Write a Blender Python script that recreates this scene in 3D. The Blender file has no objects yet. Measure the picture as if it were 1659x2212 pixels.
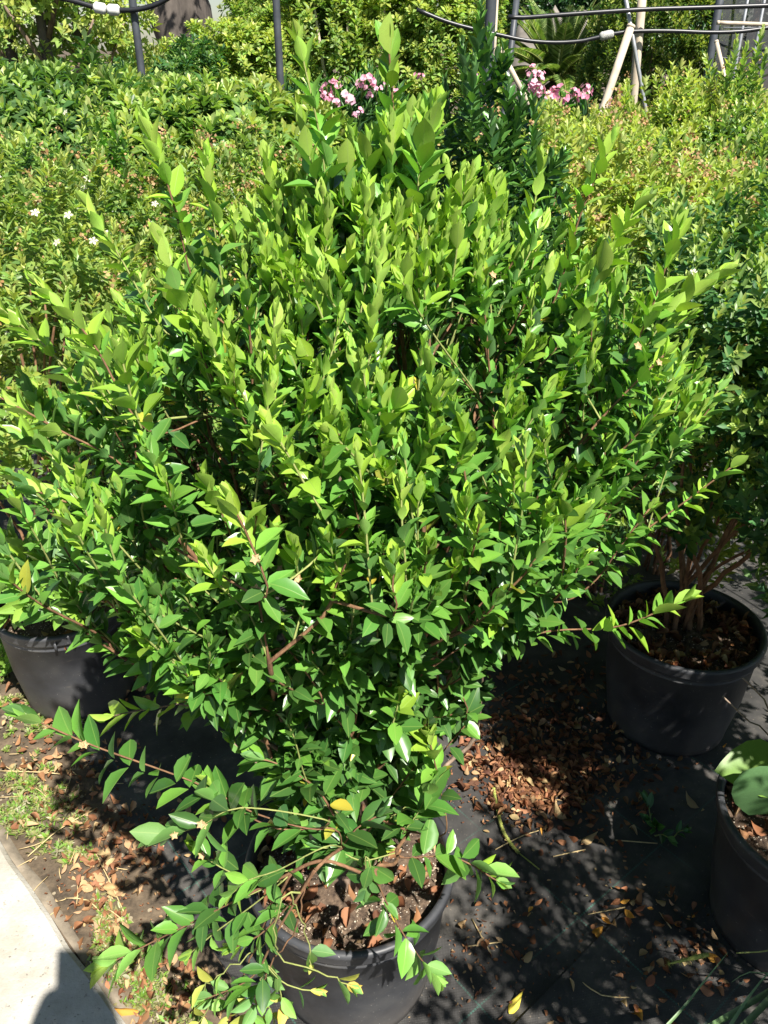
import bpy, math, random
import numpy as np
from mathutils import Vector, Matrix
from mathutils.bvhtree import BVHTree
from mathutils import noise as mnoise

# ------------------------------------------------------------------ camera, sky, sun, exposure
SC = bpy.context.scene
COL = SC.collection
PITCH = math.radians(29.3)          # downward tilt of the camera
CAM_H = 1.65
VFOV = math.radians(63.4)
cam_d = bpy.data.cameras.new('camera'); cam = bpy.data.objects.new('camera', cam_d); COL.objects.link(cam)
cam.location = (0, 0, CAM_H); cam.rotation_euler = (math.pi/2 - PITCH, 0, 0)
cam_d.sensor_fit = 'VERTICAL'; cam_d.sensor_height = 24; cam_d.angle_y = VFOV
cam_d.lens = 12/math.tan(VFOV/2)
cam_d.clip_start = 0.02; cam_d.clip_end = 2000
SC.camera = cam

SUN_EL = math.radians(53.5)
SUN_TO = np.array([0.50, -0.87, 0.0]); SUN_TO /= np.linalg.norm(SUN_TO)      # horizontal direction towards the sun
W = bpy.data.worlds.new('World'); SC.world = W; W.use_nodes = True
wn = W.node_tree.nodes; wl = W.node_tree.links
bg = wn['Background']; sky = wn.new('ShaderNodeTexSky'); sky.sky_type = 'NISHITA'; sky.sun_disc = False
sky.sun_elevation = SUN_EL; sky.sun_rotation = math.atan2(SUN_TO[0], SUN_TO[1])
sky.air_density = 1.0; sky.dust_density = 0.6; sky.ozone_density = 1.2
wl.new(sky.outputs[0], bg.inputs[0]); bg.inputs[1].default_value = 0.05
sun_d = bpy.data.lights.new('sun', 'SUN'); sun_d.energy = 5.0; sun_d.angle = math.radians(0.53); sun_d.color = (1.0, 0.95, 0.87)
sun = bpy.data.objects.new('sun', sun_d); COL.objects.link(sun)
d = Vector((-SUN_TO[0]*math.cos(SUN_EL), -SUN_TO[1]*math.cos(SUN_EL), -math.sin(SUN_EL)))
sun.rotation_euler = d.to_track_quat('-Z', 'Y').to_euler(); sun.location = (3, -4, 8)
SC.view_settings.view_transform = 'Standard'; SC.view_settings.look = 'None'
SC.view_settings.exposure = 1.08; SC.view_settings.gamma = 1.0; SC.view_settings.use_curve_mapping = False
SC.render.engine = 'CYCLES'
cy = SC.cycles
cy.max_bounces = 7; cy.diffuse_bounces = 2; cy.glossy_bounces = 3; cy.transmission_bounces = 5; cy.transparent_max_bounces = 6
cy.caustics_reflective = False; cy.caustics_refractive = False
cy.sample_clamp_indirect = 6

RNG = np.random.default_rng(7)
random.seed(7)

# ------------------------------------------------------------------ pixel helpers (photo read at 1659 x 2212)
F = 1106/math.tan(VFOV/2)
def ray(px, py):
    dx = (px - 829.5)/F; dy = (1106 - py)/F
    f = np.array([0, math.cos(PITCH), -math.sin(PITCH)]); u = np.array([0, math.sin(PITCH), math.cos(PITCH)])
    return np.array([1, 0, 0])*dx + u*dy + f
CAM = np.array([0, 0, CAM_H])
def aty(px, py, y):
    r = ray(px, py); return CAM + r*(y/r[1])
def atz(px, py, z=0.0):
    r = ray(px, py); return CAM + r*((z - CAM_H)/r[2])
def project(P):
    P = np.asarray(P, float) - CAM
    zc = P[..., 1]*math.cos(PITCH) - P[..., 2]*math.sin(PITCH)
    yc = P[..., 1]*math.sin(PITCH) + P[..., 2]*math.cos(PITCH)
    return 829.5 + F*P[..., 0]/zc, 1106 - F*yc/zc, zc
def unit(v):
    v = np.asarray(v, float); n = np.linalg.norm(v, axis=-1, keepdims=True); return v/np.maximum(n, 1e-9)

# ------------------------------------------------------------------ object helpers
def tag(o, label=None, cat=None, group=None, kind=None):
    if label: o['label'] = label
    if cat: o['category'] = cat
    if group: o['group'] = group
    if kind: o['kind'] = kind
    return o
def empty(name, loc=(0, 0, 0)):
    o = bpy.data.objects.new(name, None); o.location = loc; o.empty_display_size = 0.05; COL.objects.link(o); return o
def link(name, me, parent=None):
    o = bpy.data.objects.new(name, me); COL.objects.link(o)
    if parent is not None: o.parent = parent
    return o
def mesh_from(name, V, faces, mat=None, smooth=True):
    me = bpy.data.meshes.new(name); me.from_pydata([tuple(map(float, v)) for v in V], [], [tuple(f) for f in faces])
    if smooth: me.polygons.foreach_set('use_smooth', [True]*len(me.polygons))
    if mat: me.materials.append(mat)
    me.update(); return me
def mesh_arrays(name, V, loops, starts, totals, mat, col=None, uv=None, smooth=True):
    me = bpy.data.meshes.new(name)
    me.vertices.add(len(V)); me.vertices.foreach_set('co', np.ascontiguousarray(V, dtype=np.float32).ravel())
    me.loops.add(len(loops)); me.loops.foreach_set('vertex_index', np.ascontiguousarray(loops, dtype=np.int32))
    me.polygons.add(len(starts)); me.polygons.foreach_set('loop_start', np.ascontiguousarray(starts, dtype=np.int32))
    try: me.polygons.foreach_set('loop_total', np.ascontiguousarray(totals, dtype=np.int32))
    except Exception: pass
    if smooth: me.polygons.foreach_set('use_smooth', np.ones(len(starts), dtype=bool))
    if col is not None:
        a = me.attributes.new('col', 'FLOAT_COLOR', 'POINT')
        c4 = np.ones((len(V), 4), np.float32); c4[:, :3] = col; a.data.foreach_set('color', c4.ravel())
    if uv is not None:
        a = me.attributes.new('luv', 'FLOAT_VECTOR', 'POINT')
        c3 = np.zeros((len(V), 3), np.float32); c3[:, :2] = uv; a.data.foreach_set('vector', c3.ravel())
    me.materials.append(mat); me.update(calc_edges=True); return me
class MB:
    """collects shapes into one mesh"""
    def __init__(s): s.V = []; s.F = []
    def add(s, V, Fc):
        n = len(s.V); s.V += [tuple(map(float, v)) for v in V]; s.F += [tuple(i + n for i in f) for f in Fc]; return s
    def tube(s, pts, rad, sides=6, cap=True):
        pts = [np.asarray(p, float) for p in pts]; n = len(pts)
        if np.isscalar(rad): rad = [rad]*n
        V = []; Fc = []
        t = unit(pts[1] - pts[0]); a = np.cross(t, [0, 0, 1.0])
        if np.linalg.norm(a) < 0.05: a = np.cross(t, [1.0, 0, 0])
        a = unit(a)
        for i in range(n):
            t = unit(pts[min(i+1, n-1)] - pts[max(i-1, 0)])
            a = unit(a - t*np.dot(a, t)); b = np.cross(t, a)
            for k in range(sides):
                w = 2*math.pi*k/sides
                V.append(pts[i] + rad[i]*(math.cos(w)*a + math.sin(w)*b))
        for i in range(n-1):
            for k in range(sides):
                k2 = (k+1) % sides
                Fc.append((i*sides+k, i*sides+k2, (i+1)*sides+k2, (i+1)*sides+k))
        if cap:
            Fc.append(tuple(range(sides-1, -1, -1))); Fc.append(tuple((n-1)*sides+k for k in range(sides)))
        return s.add(V, Fc)
    def box(s, c, size, R=None):
        c = np.asarray(c, float); h = np.asarray(size, float)/2
        V = [np.array([x, y, z])*h for z in (-1, 1) for y in (-1, 1) for x in (-1, 1)]
        if R is not None: V = [R @ v for v in V]
        return s.add([c + v for v in V], [(0, 2, 3, 1), (4, 5, 7, 6), (0, 1, 5, 4), (2, 6, 7, 3), (0, 4, 6, 2), (1, 3, 7, 5)])
    def lathe(s, prof, c, seg=64, wob=0.0):
        V = []; Fc = []; n = len(prof); c = np.asarray(c, float)
        for k in range(seg):
            w = 2*math.pi*k/seg; e = 1 + wob*math.sin(2*w + 0.6)
            for r, z in prof: V.append(c + np.array([r*e*math.cos(w), r*e*math.sin(w)/e**2, z]))
        for k in range(seg):
            k2 = (k+1) % seg
            for i in range(n-1): Fc.append((k*n+i, k2*n+i, k2*n+i+1, k*n+i+1))
        return s.add(V, Fc)
    def build(s, name, mat, parent=None, origin=None, smooth=True):
        o = np.zeros(3)
        if parent is not None: o = np.array(parent.location) if parent.type == 'EMPTY' else np.zeros(3)
        if origin is not None: o = np.asarray(origin, float)
        me = mesh_from(name, [np.asarray(v) - o for v in s.V], s.F, mat, smooth)
        ob = link(name, me, parent)
        if parent is None and origin is not None: ob.location = tuple(o)
        return ob

# ------------------------------------------------------------------ materials
def new_mat(name):
    m = bpy.data.materials.new(name); m.use_nodes = True
    nt = m.node_tree; b = nt.nodes['Principled BSDF']; return m, nt, b
def N(nt, t, **kw):
    n = nt.nodes.new(t)
    for k, v in kw.items(): setattr(n, k, v)
    return n
def ramp(nt, stops, interp='LINEAR'):
    r = nt.nodes.new('ShaderNodeValToRGB'); cr = r.color_ramp; cr.interpolation = interp
    while len(cr.elements) < len(stops): cr.elements.new(0.5)
    for e, (p, c) in zip(cr.elements, stops): e.position = p; e.color = (*c, 1) if len(c) == 3 else c
    return r
def noise_tex(nt, scale, detail=4, rough=0.55, coord='Object'):
    tc = N(nt, 'ShaderNodeTexCoord'); n = N(nt, 'ShaderNodeTexNoise')
    n.inputs['Scale'].default_value = scale; n.inputs['Detail'].default_value = detail; n.inputs['Roughness'].default_value = rough
    nt.links.new(tc.outputs[coord], n.inputs['Vector']); return n
def bump(nt, b, height, strength, dist=0.005):
    bp = N(nt, 'ShaderNodeBump'); bp.inputs['Strength'].default_value = strength; bp.inputs['Distance'].default_value = dist
    nt.links.new(height, bp.inputs['Height']); nt.links.new(bp.outputs[0], b.inputs['Normal']); return bp

def leaf_material(name, rough=0.36, trans=0.40, spec=0.5, veins=True, tcol=(0.95, 1.12, 0.30), under=(1.18, 1.10, 1.6)):
    """two-sided leaf: glossy upper face, paler matt under face, light shining through"""
    m, nt, b = new_mat(name); L = nt.links
    at = N(nt, 'ShaderNodeAttribute', attribute_name='col')
    nz = noise_tex(nt, 45, 3); hv = N(nt, 'ShaderNodeMapRange'); hv.inputs[3].default_value = 0.78; hv.inputs[4].default_value = 1.22
    L.new(nz.outputs[0], hv.inputs[0])
    mul = N(nt, 'ShaderNodeVectorMath', operation='SCALE'); L.new(at.outputs['Color'], mul.inputs[0]); L.new(hv.outputs[0], mul.inputs['Scale'])
    colout = mul.outputs[0]
    if veins:
        uv = N(nt, 'ShaderNodeAttribute', attribute_name='luv'); sp = N(nt, 'ShaderNodeSeparateXYZ'); L.new(uv.outputs['Vector'], sp.inputs[0])
        ab = N(nt, 'ShaderNodeMath', operation='ABSOLUTE'); L.new(sp.outputs[0], ab.inputs[0])
        lt = N(nt, 'ShaderNodeMapRange'); lt.inputs[1].default_value = 0.02; lt.inputs[2].default_value = 0.07; lt.inputs[3].default_value = 0.35; lt.inputs[4].default_value = 0.0
        L.new(ab.outputs[0], lt.inputs[0])
        mx = N(nt, 'ShaderNodeMix', data_type='RGBA'); L.new(lt.outputs[0], mx.inputs[0]); L.new(colout, mx.inputs[6]); mx.inputs[7].default_value = (0.30, 0.42, 0.10, 1)
        colout = mx.outputs[2]
        ed = N(nt, 'ShaderNodeMath', operation='MULTIPLY'); ed.inputs[1].default_value = -1.5; L.new(lt.outputs[0], ed.inputs[0]); bump(nt, b, ed.outputs[0], 0.2, 0.002)
    if under:
        ge = N(nt, 'ShaderNodeNewGeometry'); un = N(nt, 'ShaderNodeVectorMath', operation='MULTIPLY'); un.inputs[1].default_value = under; L.new(colout, un.inputs[0])
        mu = N(nt, 'ShaderNodeMix', data_type='RGBA'); L.new(ge.outputs['Backfacing'], mu.inputs[0]); L.new(colout, mu.inputs[6]); L.new(un.outputs[0], mu.inputs[7]); colout = mu.outputs[2]
        rr = N(nt, 'ShaderNodeMapRange'); rr.inputs[3].default_value = rough; rr.inputs[4].default_value = 0.62; L.new(ge.outputs['Backfacing'], rr.inputs[0]); L.new(rr.outputs[0], b.inputs['Roughness'])
    else: b.inputs['Roughness'].default_value = rough
    L.new(colout, b.inputs['Base Color']); b.inputs['Specular IOR Level'].default_value = spec
    tr = N(nt, 'ShaderNodeBsdfTranslucent'); tm = N(nt, 'ShaderNodeVectorMath', operation='MULTIPLY'); tm.inputs[1].default_value = tcol
    L.new(colout, tm.inputs[0]); L.new(tm.outputs[0], tr.inputs[0])
    ms = N(nt, 'ShaderNodeMixShader'); ms.inputs[0].default_value = trans
    L.new(b.outputs[0], ms.inputs[1]); L.new(tr.outputs[0], ms.inputs[2]); L.new(ms.outputs[0], nt.nodes['Material Output'].inputs[0])
    return m
M_LEAF = leaf_material('myrtle_leaf', rough=0.32, trans=0.26, spec=0.55)
M_FAR = leaf_material('shrub_leaf', rough=0.40, trans=0.42, veins=False)
M_DRY = leaf_material('dry_leaf', rough=0.7, trans=0.18, spec=0.25, veins=False, tcol=(1.1, 0.8, 0.5), under=None)
M_PETAL = leaf_material('petal', rough=0.6, trans=0.4, spec=0.2, veins=False, tcol=(1, 0.9, 0.9), under=None)

def bark_mat(name, c1, c2, scale=55):
    m, nt, b = new_mat(name); n = noise_tex(nt, scale, 5, 0.65); tc = n.inputs['Vector'].links[0].from_node
    mp = N(nt, 'ShaderNodeMapping'); mp.inputs['Scale'].default_value = (1, 1, 0.28); nt.links.new(tc.outputs['Object'], mp.inputs[0]); nt.links.new(mp.outputs[0], n.inputs['Vector'])
    r = ramp(nt, [(0.3, c1), (0.7, c2)]); nt.links.new(n.outputs[0], r.inputs[0]); nt.links.new(r.outputs[0], b.inputs['Base Color'])
    b.inputs['Roughness'].default_value = 0.85; bump(nt, b, n.outputs[0], 0.8, 0.004); return m
M_BARK = bark_mat('grey_brown_bark', (0.09, 0.055, 0.035), (0.30, 0.22, 0.16))
M_TWIG = bark_mat('reddish_twig', (0.10, 0.048, 0.024), (0.27, 0.145, 0.072), 90)
M_SHOOT = bark_mat('green_shoot', (0.20, 0.24, 0.06), (0.34, 0.36, 0.12), 90)
M_TRUNK = bark_mat('old_tree_bark', (0.025, 0.020, 0.017), (0.15, 0.125, 0.105), 7)
M_DEAD = bark_mat('dead_twig', (0.16, 0.11, 0.08), (0.36, 0.28, 0.21), 80)

def plastic_pot_mat():
    m, nt, b = new_mat('black_pot_plastic'); L = nt.links
    n = noise_tex(nt, 7, 5, 0.6); n2 = noise_tex(nt, 210, 2, 0.5)
    r = ramp(nt, [(0.35, (0.026, 0.027, 0.031)), (0.55, (0.050, 0.052, 0.058)), (0.8, (0.095, 0.093, 0.090))]); L.new(n.outputs[0], r.inputs[0])
    sp = ramp(nt, [(0.70, (0, 0, 0)), (0.735, (1, 1, 1))]); L.new(n2.outputs[0], sp.inputs[0])
    n3 = noise_tex(nt, 14, 3); g = ramp(nt, [(0.42, (0, 0, 0)), (0.62, (1, 1, 1))]); L.new(n3.outputs[0], g.inputs[0])
    mm = N(nt, 'ShaderNodeMath', operation='MULTIPLY'); L.new(sp.outputs[0], mm.inputs[0]); L.new(g.outputs[0], mm.inputs[1])
    mx = N(nt, 'ShaderNodeMix', data_type='RGBA'); L.new(mm.outputs[0], mx.inputs[0]); L.new(r.outputs[0], mx.inputs[6]); mx.inputs[7].default_value = (0.32, 0.31, 0.29, 1)
    L.new(mx.outputs[2], b.inputs['Base Color'])
    tc2 = N(nt, 'ShaderNodeTexCoord'); mp2 = N(nt, 'ShaderNodeMapping'); mp2.inputs['Scale'].default_value = (16, 16, 110); mp2.inputs['Rotation'].default_value = (0.35, 0.2, 0); L.new(tc2.outputs['Object'], mp2.inputs[0])
    n5 = N(nt, 'ShaderNodeTexNoise'); n5.inputs['Scale'].default_value = 1.0; n5.inputs['Detail'].default_value = 3; L.new(mp2.outputs[0], n5.inputs['Vector']); s5 = ramp(nt, [(0.66, (0, 0, 0)), (0.74, (0.55, 0.55, 0.55))]); L.new(n5.outputs[0], s5.inputs[0])
    sz = N(nt, 'ShaderNodeSeparateXYZ'); L.new(tc2.outputs['Object'], sz.inputs[0]); n6 = noise_tex(nt, 18, 4, 0.7); lo = N(nt, 'ShaderNodeMapRange'); lo.inputs[1].default_value = 0.13; lo.inputs[2].default_value = 0.0; lo.inputs[3].default_value = 0.0; lo.inputs[4].default_value = 0.9; L.new(sz.outputs[2], lo.inputs[0])
    sp6 = N(nt, 'ShaderNodeMath', operation='MULTIPLY'); L.new(lo.outputs[0], sp6.inputs[0]); L.new(n6.outputs[0], sp6.inputs[1]); mxx = N(nt, 'ShaderNodeMath', operation='MAXIMUM'); L.new(sp6.outputs[0], mxx.inputs[0]); L.new(s5.outputs[0], mxx.inputs[1])
    dm = N(nt, 'ShaderNodeMix', data_type='RGBA'); L.new(mxx.outputs[0], dm.inputs[0]); L.new(mx.outputs[2], dm.inputs[6]); dm.inputs[7].default_value = (0.15, 0.13, 0.11, 1); L.new(dm.outputs[2], b.inputs['Base Color'])
    rr = N(nt, 'ShaderNodeMapRange'); rr.inputs[3].default_value = 0.38; rr.inputs[4].default_value = 0.62; L.new(n.outputs[0], rr.inputs[0]); L.new(rr.outputs[0], b.inputs['Roughness'])
    nb = noise_tex(nt, 30, 3); bump(nt, b, nb.outputs[0], 0.12, 0.003)
    return m
M_POT = plastic_pot_mat()

def soil_mat(name, dark, light, speck=(0.62, 0.55, 0.44), amt=0.60, scale=150):
    m, nt, b = new_mat(name); L = nt.links
    n = noise_tex(nt, scale*0.3, 6, 0.7); r = ramp(nt, [(0.35, dark), (0.68, light)]); L.new(n.outputs[0], r.inputs[0])
    v = N(nt, 'ShaderNodeTexVoronoi'); v.inputs['Scale'].default_value = scale; tc = N(nt, 'ShaderNodeTexCoord'); L.new(tc.outputs['Object'], v.inputs['Vector'])
    sx = N(nt, 'ShaderNodeSeparateColor'); L.new(v.outputs['Color'], sx.inputs[0])
    gt = N(nt, 'ShaderNodeMath', operation='GREATER_THAN'); gt.inputs[1].default_value = amt; L.new(sx.outputs[0], gt.inputs[0])
    lt = N(nt, 'ShaderNodeMath', operation='LESS_THAN'); lt.inputs[1].default_value = 0.42; L.new(v.outputs['Distance'], lt.inputs[0])
    mu = N(nt, 'ShaderNodeMath', operation='MULTIPLY'); L.new(gt.outputs[0], mu.inputs[0]); L.new(lt.outputs[0], mu.inputs[1])
    mx = N(nt, 'ShaderNodeMix', data_type='RGBA'); L.new(mu.outputs[0], mx.inputs[0]); L.new(r.outputs[0], mx.inputs[6]); mx.inputs[7].default_value = (*speck, 1)
    L.new(mx.outputs[2], b.inputs['Base Color']); b.inputs['Roughness'].default_value = 0.95
    ad = N(nt, 'ShaderNodeMath', operation='ADD'); L.new(n.outputs[0], ad.inputs[0]); L.new(mu.outputs[0], ad.inputs[1]); bump(nt, b, ad.outputs[0], 0.9, 0.006)
    return m
M_SOIL = soil_mat('potting_soil', (0.035, 0.022, 0.015), (0.19, 0.13, 0.085), amt=0.9, scale=260)
M_EARTH = soil_mat('bare_earth', (0.040, 0.030, 0.020), (0.17, 0.125, 0.08), (0.30, 0.25, 0.17), 0.93, 80)

def fabric_mat():
    m, nt, b = new_mat('woven_ground_fabric'); L = nt.links
    tc = N(nt, 'ShaderNodeTexCoord'); mp = N(nt, 'ShaderNodeMapping'); mp.inputs['Rotation'].default_value = (0, 0, math.radians(FAB_ROT)); L.new(tc.outputs['Object'], mp.inputs[0])
    sp = N(nt, 'ShaderNodeSeparateXYZ'); L.new(mp.outputs[0], sp.inputs[0])
    def m1(op, a, v=None, w=None):
        q = N(nt, 'ShaderNodeMath', operation=op); L.new(a, q.inputs[0])
        if v is not None:
            if hasattr(v, 'links'): L.new(v, q.inputs[1])
            else: q.inputs[1].default_value = v
        return q.outputs[0]
    wx = m1('SINE', m1('MULTIPLY', sp.outputs[0], 2*math.pi/0.0045)); wy = m1('SINE', m1('MULTIPLY', sp.outputs[1], 2*math.pi/0.0045))
    weave = m1('MULTIPLY', wx, wy)
    n = noise_tex(nt, 5, 6, 0.65); r = ramp(nt, [(0.3, (0.016, 0.016, 0.016)), (0.52, (0.052, 0.050, 0.048)), (0.78, (0.15, 0.135, 0.115))]); L.new(n.outputs[0], r.inputs[0])
    def thread(axis, other, off, period):
        a = m1('ADD', axis, off); fr = m1('FRACT', m1('DIVIDE', a, period)); d = m1('ABSOLUTE', m1('SUBTRACT', fr, 0.5)); ln = m1('LESS_THAN', d, 0.0019/period)
        dash = m1('GREATER_THAN', m1('FRACT', m1('DIVIDE', other, 0.006)), 0.25); return m1('MULTIPLY', ln, dash)
    t = m1('MAXIMUM', thread(sp.outputs[0], sp.outputs[1], FAB_OX, 0.30), thread(sp.outputs[1], sp.outputs[0], FAB_OY, 0.30))
    n2 = noise_tex(nt, 3, 3); ok = ramp(nt, [(0.4, (0, 0, 0)), (0.62, (0.5, 0.5, 0.5))]); L.new(n2.outputs[0], ok.inputs[0]); t = m1('MULTIPLY', t, ok.outputs[0])
    mx = N(nt, 'ShaderNodeMix', data_type='RGBA'); L.new(t, mx.inputs[0]); L.new(r.outputs[0], mx.inputs[6]); mx.inputs[7].default_value = (0.06, 0.20, 0.15, 1)
    n3 = noise_tex(nt, 160, 2); s3 = ramp(nt, [(0.70, (0, 0, 0)), (0.74, (1, 1, 1))]); L.new(n3.outputs[0], s3.inputs[0])
    mx2 = N(nt, 'ShaderNodeMix', data_type='RGBA'); L.new(s3.outputs[0], mx2.inputs[0]); L.new(mx.outputs[2], mx2.inputs[6]); mx2.inputs[7].default_value = (0.24, 0.20, 0.15, 1)
    L.new(mx2.outputs[2], b.inputs['Base Color']); b.inputs['Roughness'].default_value = 0.62; b.inputs['Specular IOR Level'].default_value = 0.35
    n4 = noise_tex(nt, 9, 3); h = N(nt, 'ShaderNodeMath', operation='MULTIPLY_ADD'); L.new(n4.outputs[0], h.inputs[0]); h.inputs[1].default_value = 6.0; L.new(weave, h.inputs[2])
    bump(nt, b, h.outputs[0], 0.35, 0.001); return m
_a = atz(955, 1740)[:2]; _b = atz(1075, 1850)[:2]; _x = atz(1037, 1795)[:2]
_dir = _b - _a; FAB_ROT = -math.degrees(math.atan2(_dir[1], _dir[0]))
_c, _s = math.cos(math.radians(FAB_ROT)), math.sin(math.radians(FAB_ROT))
_xr = np.array([_c*_x[0] - _s*_x[1], _s*_x[0] + _c*_x[1]]); FAB_OX = 0.15 - _xr[0] + 3; FAB_OY = 0.15 - _xr[1] + 3
M_FABRIC = fabric_mat()

def concrete_mat():
    m, nt, b = new_mat('pale_concrete'); L = nt.links
    n = noise_tex(nt, 6, 8, 0.7); r = ramp(nt, [(0.3, (0.40, 0.38, 0.335)), (0.7, (0.56, 0.535, 0.48))]); L.new(n.outputs[0], r.inputs[0])
    n2 = noise_tex(nt, 120, 3, 0.6); p = ramp(nt, [(0.28, (0.45, 0.45, 0.45)), (0.38, (1, 1, 1))]); L.new(n2.outputs[0], p.inputs[0])
    mx = N(nt, 'ShaderNodeMix', data_type='RGBA', blend_type='MULTIPLY'); mx.inputs[0].default_value = 1; L.new(r.outputs[0], mx.inputs[6]); L.new(p.outputs[0], mx.inputs[7]); L.new(mx.outputs[2], b.inputs['Base Color'])
    n7 = noise_tex(nt, 2.2, 6, 0.75); st = ramp(nt, [(0.40, (0.62, 0.58, 0.50)), (0.58, (1, 1, 1))]); L.new(n7.outputs[0], st.inputs[0])
    m7 = N(nt, 'ShaderNodeMix', data_type='RGBA', blend_type='MULTIPLY'); m7.inputs[0].default_value = 0.8; L.new(mx.outputs[2], m7.inputs[6]); L.new(st.outputs[0], m7.inputs[7]); L.new(m7.outputs[2], b.inputs['Base Color'])
    b.inputs['Roughness'].default_value = 0.9; bump(nt, b, n2.outputs[0], 0.5, 0.003); return m
M_CONC = concrete_mat()
M_FOOT = None
def simple(name, c, rough=0.6, metal=0.0, var=0.25, scale=20, bmp=0.15):
    m, nt, b = new_mat(name); n = noise_tex(nt, scale, 5, 0.6)
    r = ramp(nt, [(0.3, tuple(x*(1-var) for x in c)), (0.7, tuple(min(1, x*(1+var)) for x in c))]); nt.links.new(n.outputs[0], r.inputs[0]); nt.links.new(r.outputs[0], b.inputs['Base Color'])
    b.inputs['Roughness'].default_value = rough; b.inputs['Metallic'].default_value = metal; bump(nt, b, n.outputs[0], bmp, 0.003); return m
M_POLE = simple('grey_painted_steel', (0.055, 0.062, 0.072), 0.5, 0.0)
M_WOOD = simple('weathered_cane', (0.50, 0.42, 0.32), 0.75, 0.0, 0.3, 9)
M_HOSE = simple('black_hose', (0.016, 0.017, 0.020), 0.38)
M_WHITE = simple('white_coupling', (0.72, 0.72, 0.68), 0.4, 0, 0.1)
M_GALV = simple('galvanised_steel', (0.40, 0.41, 0.42), 0.45, 0.6)
M_STRAW = simple('straw', (0.58, 0.44, 0.22), 0.8, 0, 0.25, 60)
M_FOOT = simple('dirty_concrete', (0.24, 0.20, 0.15), 0.95, 0, 0.4, 30, 0.6)
M_STONE = simple('pale_rock', (0.20, 0.18, 0.155), 0.9, 0, 0.35, 4, 0.6)
M_PERL = simple('perlite', (0.33, 0.26, 0.18), 0.9, 0, 0.55, 90)
M_SEED = simple('dry_seed_cup', (0.44, 0.31, 0.16), 0.8, 0, 0.25, 200)
M_SPIKE = simple('green_seed_spike', (0.33, 0.36, 0.08), 0.8, 0, 0.35, 300, 0.9)
M_GRASS = simple('grass_blade', (0.13, 0.22, 0.09), 0.5, 0, 0.2, 30)
def net_mat():
    m, nt, b = new_mat('dark_shade_net'); L = nt.links
    n = noise_tex(nt, 1.6, 4); r = ramp(nt, [(0.3, (0.022, 0.024, 0.028)), (0.8, (0.060, 0.063, 0.070))]); L.new(n.outputs[0], r.inputs[0]); L.new(r.outputs[0], b.inputs['Base Color']); b.inputs['Roughness'].default_value = 0.8
    b.inputs['Alpha'].default_value = 0.80; return m
M_NET = net_mat()

# ------------------------------------------------------------------ leaves
def leaf_template(ts, ws, fold, curl, wig=0.0, petiole=0.0):
    """a folded, curved blade: y 0..1 along, x across (full width 1), z normal"""
    V = []; UV = []; Fc = []; n = len(ts)
    for i, t in enumerate(ts):
        z = -curl*t*t + wig*math.sin(t*5)
        V.append((0, t, z)); UV.append((0, t))
        if 0 < i < n-1:
            w = ws[i]*0.5; e = fold*w*1.0
            V.append((-w, t, z + e)); UV.append((-ws[i], t)); V.append((w, t, z + e)); UV.append((ws[i], t))
    def idx(i, k):     # k 0 mid 1 left 2 right
        if i == 0: return 0
        if i == n-1: return 1 + 3*(n-2)
        return 1 + 3*(i-1) + k
    for i in range(n-1):
        for k in (1, 2):
            q = [idx(i, 0), idx(i, k), idx(i+1, k), idx(i+1, 0)]
            q = list(dict.fromkeys(q))
            if k == 1: q = q[::-1]
            Fc.append(q)
    return np.array(V), np.array(UV), Fc
T5 = [0, 0.14, 0.34, 0.57, 0.80, 1.0]; OV = [0, 0.56, 0.96, 0.97, 0.58, 0]
LA = [0, 0.50, 0.94, 0.91, 0.49, 0]; OB = [0, 0.34, 0.66, 0.94, 0.84, 0]
def diamond(t, fold, curl):
    V = np.array([(0, 0, 0), (-0.5, t, fold*0.5 - curl*t*t), (0, 1, -curl), (0.5, t, fold*0.5 - curl*t*t)]); return V, np.array([(0, 0), (-1, t), (0, 1), (1, t)]), [[0, 3, 2], [0, 2, 1]]
T3 = [0, 0.30, 0.66, 1.0]; O3 = [0, 0.86, 0.80, 0]; B3 = [0, 0.5, 1.0, 0]
TS = [leaf_template(T5, OV, 0.22, 0.05), leaf_template(T5, LA, 0.30, 0.10, 0.01), leaf_template(T5, OV, 0.12, 0.14), leaf_template(T5, LA, 0.18, 0.20, 0.02), leaf_template(T5, OV, 0.34, -0.06),   # 0-4 near myrtle
      leaf_template(T3, O3, 0.35, 0.10), leaf_template(T3, O3, 0.2, 0.25), leaf_template(T3, B3, 0.3, 0.12),                                         # 5-7 middle distance
      leaf_template([0, 0.5, 1.0], [0, 1, 0], 0.35, 0.10), leaf_template([0, 0.68, 1.0], [0, 1, 0], 0.25, 0.15),                                      # 8-9 far
      leaf_template(T5, OV, 0.9, 0.35, 0.12), leaf_template(T5, LA, -0.8, -0.5, 0.10), leaf_template(T5, OV, 1.2, -0.3, -0.10),
      leaf_template([0, 0.02, 0.12, 0.30, 0.52, 0.74, 0.90, 1.0], [0, 0.42, 0.86, 1.0, 0.92, 0.64, 0.28, 0], 0.16, 0.22, 0.03), diamond(0.48, 0.35, 0.10), diamond(0.64, 0.25, 0.15)]      # 13 heart-shaped, 14-15 farthest                       # 10-12 dry, curled
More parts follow.
